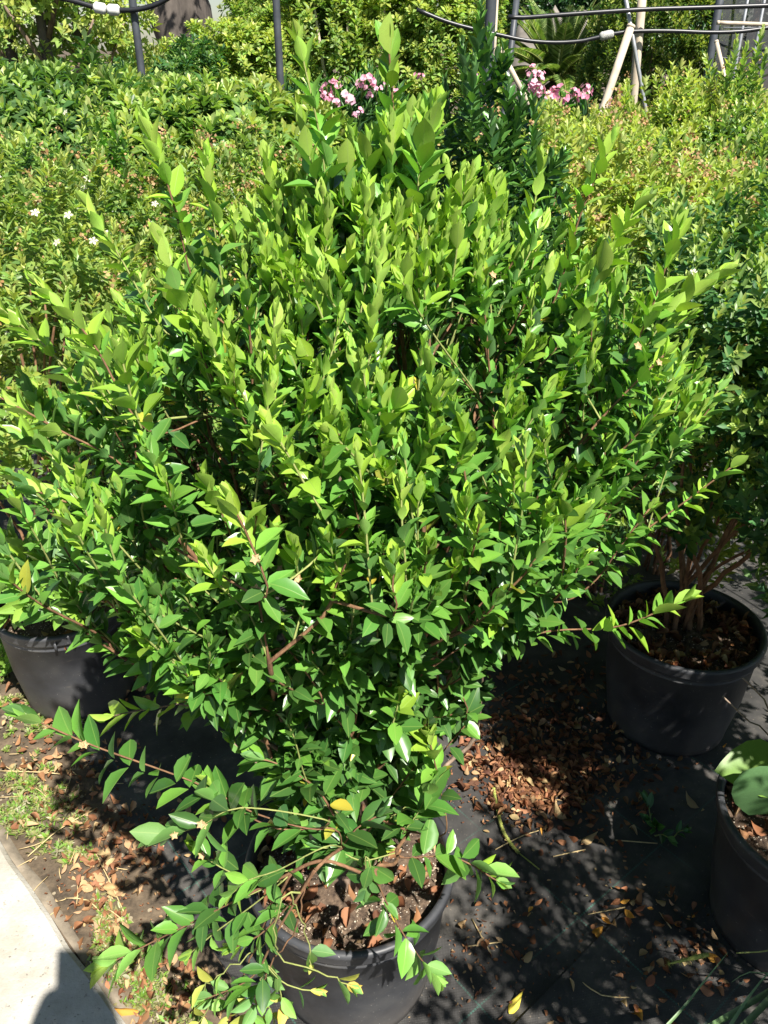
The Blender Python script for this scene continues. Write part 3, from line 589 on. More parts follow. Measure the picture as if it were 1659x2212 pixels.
    while len(tips) < want:
        z = rng.uniform(0.45, 1.53); w = rng.uniform(0, 2*math.pi); u = rng.random()**0.42; R = env(z, w)
        if rng.random() > (0.20 + R/0.43)*np.interp(z, [0.5, 0.8, 1.05], [0.24, 0.36, 0.85]): continue
        if math.sin(w) > 0.45 and rng.random() < 0.35: continue            # the far side needs fewer
        p = np.array([*axis(z), z]) + np.array([math.cos(w), math.sin(w), 0])*R*u
        if mnoise.noise(Vector(p*7.0)) < np.interp(z, [0.6, 0.9, 1.2], [0.12, 0.09, 0.02]) and rng.random() < 0.85: continue      # clumps and gaps
        tips.append((np.linalg.norm(p - c), p, w, z, u))
    tips.sort(key=lambda t: t[0])
    for dist, p, w, z, u in tips:
        outw = np.array([math.cos(w), math.sin(w), 0]); lean = np.interp(z, [0.4, 0.8, 1.15, 1.4], [1.3, 0.9, 0.5, 0.22])
        D = unit(outw*lean*u + np.array([0, 0, 1.0]) + rng.normal(0, 0.22, 3)); ln = rng.uniform(0.10, 0.19)
        i = sk.nearest(p - D*ln, p); n0 = sk.P[i]; ds = np.linalg.norm(p - n0)
        if ds < 0.03: continue
        path = bez(n0, n0 + unit(p - n0 + D*ds*0.2)*ds*0.33, p - D*ds*0.4, p, max(4, int(ds/0.018)))
        sk.strand(path, i, 'twig', 0.7)
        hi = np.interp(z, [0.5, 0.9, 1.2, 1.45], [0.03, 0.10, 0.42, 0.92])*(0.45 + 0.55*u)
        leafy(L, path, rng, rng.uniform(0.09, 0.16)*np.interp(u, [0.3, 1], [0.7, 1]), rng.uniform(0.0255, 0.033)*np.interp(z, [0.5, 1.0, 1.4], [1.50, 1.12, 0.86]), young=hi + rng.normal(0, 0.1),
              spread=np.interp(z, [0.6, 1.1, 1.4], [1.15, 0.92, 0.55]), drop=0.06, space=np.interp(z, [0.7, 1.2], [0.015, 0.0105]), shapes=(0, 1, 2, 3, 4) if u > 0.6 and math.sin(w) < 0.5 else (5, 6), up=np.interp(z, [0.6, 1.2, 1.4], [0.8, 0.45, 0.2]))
    link_wood(sk, root, c, 0.00115, 0.40, (M_BARK, M_TWIG, M_SHOOT), 150, 0.013)
    # stump and knots at the foot
    st = MB(); q = [c + np.array([-0.01, -0.015, -0.025]), c + np.array([-0.012, -0.012, 0.02]), c + np.array([-0.02, 0.0, 0.06]), c + np.array([-0.028, 0.006, 0.11])]; st.tube(q, [0.040, 0.031, 0.022, 0.014], 10); st.build('stump', M_BARK, root, c)
    # dry star-shaped seed cups
    k = 0; vis = np.where((L.done().P[:, 1] < c[1]-0.05) & (L.P[:, 2] < 1.25))[0]; rng.shuffle(vis)
    star = []
    for j in range(10): w = math.pi*j/5; r = 0.0058 if j % 2 == 0 else 0.0034; star.append((r*math.cos(w), r*math.sin(w), 0.002))
    Vs = [(0, 0, -0.0045)] + star + [(0.5*x, 0.5*y, 0.0005) for x, y, z in star]; Fs = [(0, 1+(j+1) % 10, 1+j) for j in range(10)] + [(1+j, 1+(j+1) % 10, 11+(j+1) % 10, 11+j) for j in range(10)] + [tuple(range(11, 21))]
    sm = mesh_from('seed_cup', Vs, Fs, M_SEED, False)
    spots = [(555, 1320), (720, 1422), (418, 1762), (435, 1805), (375, 1832), (530, 1268), (600, 1245), (570, 1215), (650, 1250), (985, 1322), (1068, 598), (1360, 760), (1415, 790), (660, 1300), (185, 1625), (165, 1665), (430, 1870)]
    ux, uy, uz = project(L.P)
    for px, py in spots:
        dd = np.hypot(ux-px, uy-py) + 260*np.maximum(0, uz - 1.0); i = int(np.argmin(dd)); o = link('seed_cup', sm, root)
        n = unit(np.array([rng.normal(0, 0.3), -0.8, 0.9])); o.location = Vector(L.P[i] + n*0.008 + unit(CAM - L.P[i])*0.012 - c); o.rotation_euler = Vector(n).to_track_quat('Z', 'Y').to_euler(); o.scale = (rng.uniform(0.8, 1.1),)*3
    plant_leaves(root, L, M_LEAF, 300, 3)
    return root, L
main_root, main_L = main_shrub()
# ------------------------------------------------------------------ other shrubs
def sprig(kind, rng, cols):
    """one leafy shoot with its tip at the origin, growing along +z"""
    L = Leaves(); pick = lambda f: cols[int(np.clip(round((1-f)*(len(cols)-1)*0.8 + rng.normal(0, 0.8)), 0, len(cols)-1))]
    def ring(z, az, ang, ln, wr, n, shp, f):
        for k in range(n):
            w = az + 2*math.pi*k/n + rng.normal(0, 0.18); g = math.radians(ang) + rng.normal(0, 0.15); r = np.array([math.cos(w), math.sin(w), 0]); t = np.array([0, 0, 1.0])
            l = ln*rng.uniform(0.8, 1.2); L.one(t*z + r*0.001, math.cos(g)*t + math.sin(g)*r, math.sin(g)*t - math.cos(g)*r + rng.normal(0, 0.15, 3), l, l*wr, shp[rng.integers(len(shp))], pick(f))
    az = rng.uniform(0, 3)
    if kind == 'myrtle':
        for k in range(8): ring(-0.004 - 0.012*k, az + k*1.57, 18 + 8*k, 0.036*min(1, 0.55 + 0.2*k), 0.46, 2, (0, 1, 2), k/7)
    elif kind == 'small':
        for k in range(9): ring(-0.003 - 0.0085*k, az + k*1.57, 16 + 7*k, 0.025*min(1, 0.55 + 0.2*k), 0.44, 2, (5, 6), k/8)
    elif kind == 'smallfar':
        for k in range(7): ring(-0.003 - 0.010*k, az + k*1.57, 18 + 9*k, 0.026*min(1, 0.6 + 0.2*k), 0.46, 2, (8,), k/6)
    elif kind == 'smallest':
        for k in range(7): ring(-0.003 - 0.010*k, az + k*1.57, 18 + 9*k, 0.027*min(1, 0.6 + 0.2*k), 0.48, 2, (14,), k/6)
    elif kind == 'tall':
        for k in range(14): ring(-0.004 - 0.0115*k, az + k*1.57, 16 + 4*k, 0.036*min(1, 0.5 + 0.15*k), 0.46, 2, (0, 1, 4), k/13)
    elif kind == 'rosette':
        for k in range(4): ring(-0.004 - 0.009*k, az + k*0.8, 22 + 20*k, 0.052*min(1, 0.6 + 0.15*k), 0.42, 4 if k else 3, (15, 9) , k/3)
    elif kind == 'broad':
        for k in range(6): ring(-0.006 - 0.022*k, az + k*2.3, 30 + 9*k, 0.075*min(1, 0.6 + 0.15*k), 0.46, 2, (15, 14), k/5)
    elif kind == 'strap':
        for k in range(5): ring(-0.01 - 0.035*k, az + k*1.0, 18 + 8*k, 0.115, 0.14, 3, (8,), k/4)
    elif kind == 'seeds':
        for k in range(12):
            d = unit(rng.normal(0, 1, 3) + np.array([0, 0, 0.6])); L.one(d*rng.uniform(0.004, 0.022), unit(rng.normal(0, 1, 3)), rng.normal(0, 1, 3), 0.0085, 0.0075, 8, cols[rng.integers(len(cols))])
    elif kind == 'flower':
        for k in range(5):
            w = 2*math.pi*k/5; r = np.array([math.cos(w), math.sin(w), 0.25]); L.one(np.zeros(3), r, np.array([0, 0, 1.0]), 0.009, 0.0055, 9, cols[0])
    elif kind == 'oleflower':
        for k in range(9):
            b0 = rng.normal(0, 0.028, 3)*np.array([1, 1, 0.8]); n = unit(b0/0.028 + np.array([0, -0.5, 0.6]) + rng.normal(0, 0.3, 3)); e1 = unit(np.cross(n, [0.3, 0.2, 1])); e2 = np.cross(n, e1)
            for j in range(5):
                w = 2*math.pi*j/5 + k; L.one(b0, unit(math.cos(w)*e1 + math.sin(w)*e2 + 0.35*n), n, 0.025, 0.023, 9, cols[rng.integers(len(cols))])
    return L.done()
def frames(D, rng):
    D = unit(D); a = unit(np.cross(D, rng.normal(0, 1, D.shape))); b = np.cross(D, a); return np.stack([a, b, D], axis=2)
def shell(rng, n, lump, boxy, umin, seed, low=-0.5):
    """points in a lumpy rounded body of unit size; (points, outward)"""
    d = unit(rng.normal(0, 1, (n*3, 3))); d = d[d[:, 2] > low][:n]; k = 1.0
    if boxy: k = 1/np.power((np.abs(d)**3.2).sum(1), 1/3.2)
    off = Vector((seed*3.1, seed*1.7, seed*0.9)); lm = np.array([1 + lump*(mnoise.noise(Vector(v*1.9)+off) + 0.6*mnoise.noise(Vector(v*4.5)+off)) for v in d])
    u = umin + (1-umin)*rng.random(len(d))**0.55; return d*(lm*k*u)[:, None], d, u
def bush(name, label, cat, c, z0, z1, r, kind, n, cols, seed, singles=0, lump=0.22, boxy=False, umin=0.45, upw=0.8, foot=None, stems=6, stem_r=0.006, mat=None, group=None, sprig_scale=(0.85, 1.2), seeds=0, flowers=0, flower_px=(), trunk_mat=None, ry=None, tops=(), stem_z=0.0, part='foliage', clump=0.0):
    rng = np.random.default_rng(seed); base = np.array([c[0], c[1], stem_z]) if foot is None else np.asarray(foot, float)
    root = empty(name, tuple(base)); tag(root, label, cat, group); ry = r if ry is None else ry
    P, d, u = shell(rng, n, lump, boxy, umin, seed); S = np.array([r, ry, (z1-z0)/2]); C = np.array([c[0], c[1], (z0+z1)/2]); T = C + P*S
    if clump: T = T[[mnoise.noise(Vector(p*clump) + Vector((seed, 0, 0))) > -0.12 or rng.random() < 0.25 for p in T]]; d = unit((T - C)/S)
    D = unit(d*(1-0.4*upw)*np.array([1, 1, 0.6]) + np.array([0, 0, upw]) + rng.normal(0, 0.25, d.shape)); L = None
    vs = [sprig(kind, rng, cols) for _ in range(6)]; which = rng.integers(0, 6, len(T)); sc = rng.uniform(*sprig_scale, len(T))
    for v in range(6):
        w = which == v
        if w.any(): q = vs[v].placed(frames(D[w], rng), T[w], sc[w]); L = q if L is None else L.cat(q)
    for (tx, ty, tz, lean) in tops:                        # single tall shoots above the crown
        q = sprig('tall', rng, cols).placed(frames(np.array([[lean, 0, 1.0]]), rng), np.array([[tx, ty, tz]]), np.array([1.0])); L = L.cat(q)
    m = mat or M_FAR
    if seeds:
        top = np.where(P[:, 2] > -0.15)[0] if not clump else np.arange(len(T)); w = rng.choice(top, seeds); s = sprig('seeds', rng, ('seedhead', 'seed2', 'seedhead', 'tan')); sd = s.placed(frames(rng.normal(0, 1, (seeds, 3)) + [0, 0, 2], rng), T[w] + d[w]*0.012 + [0, 0, 0.008], rng.uniform(0.8, 1.4, seeds))
        o = link('seed_heads', sd.mesh('seed_heads', np.arange(sd.n), base, M_DRY, seed), root); tag(o, kind='stuff')
    fl = sprig('flower', rng, ('cream',)); fm = fl.mesh('flower', np.arange(fl.n), np.zeros(3), M_PETAL, 2, 0.03)
    spots = []
    if flowers:
        front = np.where((d[:, 1] < 0.2) & (d[:, 2] > -0.3))[0]
        for i in rng.choice(front, min(flowers, len(front)), replace=False): spots.append(T[i] + d[i]*0.012)
    if len(flower_px):
        ux, uy, uz = project(T)
        for px, py in flower_px:
            i = int(np.argmin(np.hypot(ux-px, uy-py) + 90*(uz - uz.min()))); spots.append(T[i] + unit(CAM - T[i])*0.02)
    for p in spots:
        o = link('flower', fm, root); o.location = Vector(p - base); nn = unit(np.array([rng.normal(0, 0.4), -0.7, 0.8])); o.rotation_euler = Vector(nn).to_track_quat('Z', 'Y').to_euler(); o.scale = (rng.uniform(0.9, 1.25),)*3
    for k in range(stems):
        i = rng.integers(len(T)); b0 = base + np.array([rng.normal(0, 0.025*max(1, stem_r/0.006)), rng.normal(0, 0.025*max(1, stem_r/0.006)), -0.01]); t = T[i]*0.75 + C*0.25; t[2] = max(t[2], z0 + 0.35*(z1-z0))
        pth = bez(b0, b0 + np.array([rng.normal(0, 0.02), rng.normal(0, 0.02), (t[2]-b0[2])*0.4]), t - np.array([0, 0, (t[2]-b0[2])*0.3]) + rng.normal(0, 0.04, 3), t, 14); pth[1:] += np.cumsum(rng.normal(0, 0.004, pth[1:].shape), 0)*np.array([1, 1, 0.3])
        MB().tube(pth, np.linspace(stem_r, stem_r*0.35, 14)*rng.uniform(0.75, 1.25), 6).build('stem', trunk_mat or M_TWIG, root, base)
    plant_leaves(root, L, m, singles, seed, part); return root, L
def top_at(px, py, y): p = aty(px, py, y); return p[0], p[2]

G1 = ('mid', 'green', 'light', 'young'); G_OL = ('bmid', 'olive2', 'bgreen', 'olive3', 'byel'); G_BL = ('blue', 'bdark', 'blue2', 'bmid', 'bgreen'); G_DK = ('bdark', 'bdark', 'bmid', 'bgreen', 'blight'); G_YL = ('bgreen', 'olive3', 'blight', 'byel', 'byel')
G_MX = ('bdark', 'bmid', 'bgreen', 'blight', 'byel')
# the shrub in the weedy pot
bush('flowering_myrtle', 'small-leaved myrtle with white flowers above the sunlit pot with weeds', 'shrub', (lc[0]-0.02, lc[1]+0.02), 0.60, 1.50, 0.46, 'small', 1400, ('bmid', 'olive2', 'bgreen', 'olive3', 'blight', 'byel'), 31, singles=200, foot=(lc[0], lc[1], 0.29), stems=11, seeds=130,
     flower_px=[(190, 388), (182, 405), (150, 442), (205, 540), (128, 505), (232, 512), (28, 345), (60, 430)], umin=0.5, clump=7)
# the shrub in the shaded pot
bush('shaded_myrtle', 'myrtle with bunched bare reddish stems rising from the shaded pot of dead leaves', 'shrub', (rc[0]+0.04, rc[1]+0.06), 0.40, 1.46, 0.50, 'small', 1500, ('blue', 'bmid', 'blue2', 'bgreen', 'blight', 'blight'), 33, singles=260, foot=(rc[0], rc[1]+0.02, 0.285), stems=12, stem_r=0.0065, seeds=14, flower_px=[(1605, 672), (1500, 590)], umin=0.5, sprig_scale=(1.0, 1.45), clump=7, upw=0.6)
# tall dark myrtle straight behind
dx, dz = top_at(1040, 20, 1.85)
bush('dark_myrtle', 'tall narrow dark green myrtle with reddish stems standing straight behind the big shrub', 'shrub', (aty(1075, 330, 1.95)[0], 1.95), 0.6, 1.60, 0.24, 'myrtle', 420, ('old', 'dark', 'dark', 'mid', 'green'), 35, singles=160, foot=(aty(1075, 330, 1.95)[0], 1.95, 0.0), stems=6, umin=0.3, upw=1.1, mat=M_LEAF,
     tops=[(*aty(1040, 8, 1.9), 0.02), (*aty(1000, 90, 1.85), -0.1), (*aty(1075, 110, 1.95), 0.1), (*aty(960, 170, 1.9), -0.1), (*aty(1130, 200, 1.9), 0.15), (*aty(1025, 130, 1.8), 0), (*aty(1100, 170, 1.9), 0), (*aty(1058, 60, 1.9), .05)])
# second row
rows = [ # px, py of top, distance, radius, kind, n, palette, seeds, flowers, label
 (40, 300, 2.75, 0.42, 'smallfar', 700, G_MX, 60, 6, 'leafy myrtle with tan seed heads behind the white-flowered myrtle'),
 (300, 345, 2.6, 0.40, 'smallfar', 700, G_OL, 220, 8, 'low myrtle thick with tan seed heads beside the white-flowered myrtle'),
 (560, 335, 2.7, 0.42, 'smallfar', 700, G_OL, 160, 3, 'myrtle with tan seed heads directly in front of the dense rosette-leaved shrubs'),
 (830, 330, 2.8, 0.42, 'smallfar', 600, G_MX, 50, 2, 'green myrtle between the big potted shrub and the pink oleanders'),
 (1190, 290, 2.6, 0.40, 'smallfar', 800, G_YL, 330, 3, 'myrtle with brown seed heads beside the tall narrow dark myrtle'),
 (1420, 330, 2.35, 0.40, 'smallfar', 800, G_YL, 240, 5, 'yellowish small-leaved myrtle behind the shaded pot'),
 (1640, 300, 2.5, 0.38, 'smallfar', 750, G_MX, 90, 4, 'myrtle with scattered white flowers just beyond the bare-stemmed myrtle')]
for k, (px, py, y, r, kd, n, pl, sd, fw, lab) in enumerate(rows):
    x, z = top_at(px, py, y); bush('myrtle_shrub', lab, 'shrub', (x, y), 0.10, z + 0.02, r, kd, int(n*1.4), pl, 50+k, singles=90, stems=5, seeds=int(sd*1.3), flowers=fw, umin=0.78, sprig_scale=(1.05, 1.5), group='row of myrtles behind the pots', boxy=True, clump=6, lump=0.25)
for k, (x, y, z1, r, lab) in enumerate(((1.42, 1.85, 1.25, 0.42, 'leafy green myrtle filling the space behind the shaded pot'), (0.45, 2.25, 1.15, 0.36, 'low myrtle half hidden behind the big potted shrub on the shaded pot side'), (-1.75, 2.1, 1.3, 0.45, 'leafy myrtle beyond the sunlit pot with weeds'), (-0.45, 2.2, 1.15, 0.36, 'low myrtle half hidden behind the big potted shrub on the weedy pot side'), (0.95, 2.5, 1.2, 0.36, 'low myrtle right behind the bare-stemmed myrtle'))):
    bush('myrtle_shrub', lab, 'shrub', (x, y), 0.06, z1, r, 'smallfar', 700, G_MX, 60+k, singles=60, stems=5, seeds=30, umin=0.5, group='row of myrtles behind the pots', boxy=True, clump=6)
# third row
rows3 = [
 (20, 170, 3.9, 0.55, 'rosette', 620, G_DK, 'glossy dark shrub in front of the thin-trunked trees'),
 (215, 185, 4.1, 0.50, 'rosette', 620, G_BL, 'glossy bluish-green shrub below the hose with white couplings'),
 (390, 195, 3.8, 0.50, 'rosette', 620, G_MX, 'dense rosette-leaved shrub at the foot of the first grey post'),
 (545, 225, 4.1, 0.48, 'rosette', 640, G_OL, 'olive-green rosette-leaved shrub at the foot of the second grey post'),
 (1345, 250, 3.6, 0.50, 'smallest', 1500, G_YL, 'yellow-green small-leaved shrub at the foot of the slanting cane'),
 (1500, 215, 3.7, 0.46, 'smallest', 1500, G_YL, 'rounded yellow-green shrub in front of the tall speckled hedge shrub'),
 (1640, 190, 3.6, 0.42, 'smallest', 1300, G_MX, 'green shrub with tall upright shoots in front of the dark shade net')]
for k, (px, py, y, r, kd, n, pl, lab) in enumerate(rows3):
    x, z = top_at(px, py, y); tp = [(*aty(a, b, y-0.1), q) for a, b, q in ((1592, 80, -.03), (1615, 95, .02), (1648, 60, .04), (1632, 120, -.05), (1575, 125, -.08), (1655, 110, .0), (1605, 140, 0))] if k == 6 else ()
    bush('clipped_shrub', lab, 'shrub', (x, y), 0.3, z + 0.03, r, kd, int(n*1.6), pl, 70+k, stems=4, umin=0.82, sprig_scale=(1.1, 1.6), group='shrubs in the middle rows', boxy=True, lump=0.25, tops=tp, singles=40, clump=5 if kd == 'smallest' else 0, seeds=150 if k > 3 else 0, flowers=3 if k > 3 else 0)
# a taller shoot-bearing plant in front of the dark shrubs
x, z = top_at(240, 240, 3.0)
bush('young_myrtle', 'slim young myrtle with light upright shoots among the glossy dark shrubs', 'shrub', (x, 3.0), 0.5, z-0.1, 0.17, 'myrtle', 130, G1, 90, stems=4, umin=0.3, upw=1.2, singles=40, tops=[(*aty(242, 238, 3.0), 0.0), (*aty(120, 300, 2.95), -0.05), (*aty(210, 265, 3.0), -0.1), (*aty(266, 285, 3.0), 0.1)])
# oleanders with pink flowers
def oleander(px, py, y, r, label, seed, clusters):
    x, z = top_at(px, py, y); root, L = bush('oleander', label, 'shrub', (x, y), 0.2, z, r, 'strap', 330, ('blue', 'dark', 'blue2', 'mid', 'green'), seed, stems=6, umin=0.5, upw=0.9, group='pink oleanders')
    rng = np.random.default_rng(seed); base = np.array(root.location)
    for cx_, cy_, s, pal in clusters:
        o_ = sprig('oleflower', rng, pal); p = aty(cx_, cy_, y - r*0.9); me = o_.mesh('flower_cluster', np.arange(o_.n), np.zeros(3), M_PETAL, seed, 0.1); o = link('flower_cluster', me, root); o.location = Vector(p - base); o.scale = (s*0.85,)*3
        b0 = aty(cx_ + rng.normal(0, 6), cy_ + 60, y - r*0.5); MB().tube([b0, (b0+p)/2 + [0, 0, 0.03], p], [0.006, 0.004, 0.003], 5).build('flower_stalk', M_SHOOT, root, base)
PK_ = ('pink', 'pink2', 'pink2'); RD_ = ('pink', 'pink', 'pink2')
oleander(690, 185, 6.6, 0.55, 'oleander with pale pink flower clusters beside the second grey post', 101, [(632, 226, 1.0, PK_), (650, 220, .8, PK_), (706, 188, 1.1, PK_), (712, 215, .9, PK_), (724, 222, .9, PK_), (702, 205, .7, PK_), (722, 178, .6, RD_), (757, 212, 1.3, ('pink2', 'pink2', 'cream')), (772, 246, .8, PK_)])
oleander(800, 165, 7.0, 0.55, 'oleander with upright pink flower clusters behind the tips of the big shrub', 102, [(790, 172, 1.2, PK_), (780, 182, .8, PK_), (812, 190, .9, PK_), (798, 205, .7, PK_), (855, 195, .7, PK_), (908, 165, .7, RD_), (1030, 165, .6, PK_), (838, 178, .6, PK_)])
oleander(1190, 190, 6.4, 0.60, 'low oleander with bright pink and red flowers in front of the cycad', 103, [(1152, 156, .8, PK_), (1166, 160, .6, PK_), (1155, 186, 1.1, PK_), (1160, 196, .9, PK_), (1186, 210, .9, ('pink2', 'pink2', 'cream')), (1214, 206, 1.2, ('pink', 'pink', 'pink')), (1268, 188, .8, PK_), (1264, 204, .9, RD_), (1240, 196, .7, RD_), (1196, 196, .6, RD_), (1316, 218, .5, PK_)])
# ------------------------------------------------------------------ taller planting behind
def big_tree(name, label, px, y, zt, r, kind, n, pal, seed, trunk_r, px_trunk=None, z0=1.0, trunk_mat=None, scale=(1, 1.4), group=None, umin=0.3, clump=3.0, lean=0.0):
    x = aty(px, 100, y)[0]; xt = x if px_trunk is None else aty(px_trunk, 100, y)[0]
    return bush(name, label, 'tree', (x, y), z0, zt, r, kind, n, pal, seed, stems=0, umin=umin, upw=0.5, sprig_scale=scale, foot=(xt, y, 0), part='crown', clump=clump, lump=0.35, group=group), (xt, y)
def trunk(root, pts, rads, mat=None, name='trunk', sides=10):
    MB().tube(smooth_path(pts, 0.12), np.interp(np.linspace(0, 1, len(smooth_path(pts, 0.12))), np.linspace(0, 1, len(rads)), rads), sides).build(name, mat or M_BARK, root, np.array(root.location))
# light thin-trunked trees by the hose
for k, (px, pt, y, zt, r, z0, pal, lab) in enumerate([
  (15, 30, 6.2, 2.6, 0.55, 1.05, G_OL, 'thin dark-trunked tree with sparse leaves standing before open sky'),
  (120, 108, 6.0, 2.7, 0.50, 1.35, G_YL, 'slender grey-trunked tree with sparse yellowish leaves letting sky through'),
  (225, 182, 6.6, 2.5, 0.42, 1.05, G_YL, 'slender tree with bright yellow-green leaves beside the first grey post')]):
    (root, L), (xt, yt) = big_tree('slender_tree', lab, px, y, zt, r, 'broad', 250, pal, 120+k, 0.05, pt, z0, group='slender trees by the hose', clump=2.6, umin=0.15, scale=(0.7, 1.0))
    trunk(root, [(xt, yt, -0.05), (xt+0.02, yt, 0.9), (xt-0.03, yt, 1.7), (xt, yt, 2.3)], [0.055, 0.045, 0.035, 0.015], M_TRUNK)
    for j in range(4): trunk(root, [(xt, yt, 1.2+0.25*j), (xt + (-1)**j*0.15, yt-0.05, 1.5+0.25*j), (xt + (-1)**j*0.3, yt-0.05*j, 1.8+0.2*j)], [0.02, 0.013, 0.006], M_BARK, 'branch', 6)
# old thick tree
xt = aty(398, 60, 13.0)[0]
(root, L), _ = big_tree('old_tree', 'old tree with a thick furrowed grey trunk rising behind the hedge', 395, 13.0, 7.0, 2.6, 'broad', 900, ('olive', 'olive2', 'blue2'), 140, 0.4, 395, 2.6, scale=(1.0, 1.5))
tr = MB(); n_ = 26; V = []; Fc = []; sides = 22; rngt = np.random.default_rng(3)
for i in range(n_):
    z = 4.2*i/(n_-1); r0 = np.interp(z, [0, 0.9, 1.6, 2.4, 4.2], [0.55, 0.37, 0.33, 0.37, 0.20])
    for k in range(sides):
        w = 2*math.pi*k/sides; f = 1 + 0.16*math.sin(3*w + z*1.4) + 0.10*math.sin(7*w - z*2.2) + 0.05*rngt.normal(); V.append((xt + r0*f*math.cos(w) + 0.10*math.sin(z*1.1) - 0.05*z, 13.0 + r0*f*math.sin(w), z - 0.05))
for i in range(n_-1):
    for k in range(sides): Fc.append((i*sides+k, i*sides+(k+1) % sides, (i+1)*sides+(k+1) % sides, (i+1)*sides+k))
tr.add(V, Fc); tr.build('trunk', M_TRUNK, root, np.array(root.location))
for j, (a, b) in enumerate(((-1.6, 5.2), (1.5, 5.4), (0.2, 6.0))): trunk(root, [(xt-0.12, 13, 3.6), (xt-0.1+a*0.5, 13.1, 4.4), (xt+a, 13, b)], [0.2, 0.14, 0.05], M_TRUNK, 'branch')
# hedge of tall shrubs
H = [ # px, top py, y, r, kind, n, palette, z0, label
 (330, 108, 7.6, 0.55, 'rosette', 750, G_BL, 0.3, 'dark green hedge shrub left open below the thick old trunk'),
 (425, 112, 8.4, 0.62, 'rosette', 900, G_YL, 0.3, 'sunlit yellow-green hedge shrub covering the foot of the thick old trunk'),
 (530, 50, 8.6, 0.62, 'rosette', 1000, G_YL, 0.3, 'yellow-green hedge shrub between the old trunk and the second grey post'),
 (640, -70, 8.8, 0.68, 'rosette', 1100, G_OL, 0.3, 'tall olive-green hedge shrub behind the second grey post'),
 (770, -80, 9.0, 0.68, 'broad', 700, G_OL, 0.3, 'tall loose hedge tree with thin pale stems behind the upright pink oleander'),
 (900, -80, 8.8, 0.68, 'rosette', 1000, G_YL, 0.3, 'tall sunlit hedge shrub behind the big shrub\'s tallest shoots'),
 (985, -60, 8.6, 0.50, 'rosette', 900, G_OL, 0.3, 'tall hedge shrub next to the thick dark grey post'),
 (1455, -90, 8.0, 0.62, 'smallest', 2300, ('olive', 'olive2', 'olive3', 'dark'), 0.3, 'tall speckled yellowish hedge shrub next to the dark shade net')]
for k, (px, py, y, r, kd, n, pl, z0, lab) in enumerate(H):
    lab = lab.replace('hedge shrub left open below', 'hedge shrub beside'); x, z = top_at(px, py, y)
    root, L = bush('hedge_shrub', lab, 'shrub', (x, y), z0, z, r, kd, int(n*1.4), pl, 150+k, stems=5, stem_r=0.016, umin=0.8, boxy=True, lump=0.28, group='tall hedge along the back', sprig_scale=(1.1, 1.6) if kd != 'smallest' else (1.5, 2.1), clump=2.8, trunk_mat=M_BARK)
    if k == 4:
        for j, q in enumerate((-0.25, -0.05, 0.18)): trunk(root, [(x+q*0.6, y-r*0.9, 0.2), (x+q, y-r*0.95, 1.2), (x+q*1.5, y-r*0.9, 2.1)], [0.022, 0.018, 0.010], M_WOOD, 'stem', 7)
# far trees closing the view
FT = [(-120, 17, 3.2, 1.5, G_OL, 'far olive-green tree seen between the slender trunks'), (680, 19, 3.6, 1.6, G_OL, 'far tree behind the yellow-green hedge'), (760, 20, 4.2, 1.9, G_MX, 'far green tree behind the loose hedge tree'), (950, 19, 4.0, 1.8, G_OL, 'far tree behind the tall sunlit hedge shrub'),
      (1150, 18, 3.4, 1.5, ('olive', 'blue', 'olive2'), 'far greyish tree behind the cycad'), (1290, 16.5, 3.4, 1.5, ('old', 'dark', 'blue'), 'dark far tree behind the slanting cane'), (1400, 16, 3.6, 1.5, ('old', 'dark', 'blue'), 'dark far tree behind the upright cane'), (1620, 18, 4.2, 1.9, ('old', 'dark', 'olive'), 'far tree behind the dark shade net')]
for k, (px, y, zt, r, pl, lab) in enumerate(FT):
    (root, L), (xt, yt) = big_tree('far_tree', lab, px, y, zt, r, 'broad', 1000, pl, 180+k, 0.1, None, 0.5 if k not in (0,) else 0.8, scale=(1.5, 2.2), group='trees far behind the hedge', umin=0.6, clump=1.5)
    trunk(root, [(xt, yt, -0.05), (xt+0.05, yt, 1.0), (xt, yt, 2.4)], [0.11, 0.09, 0.05], M_BARK)
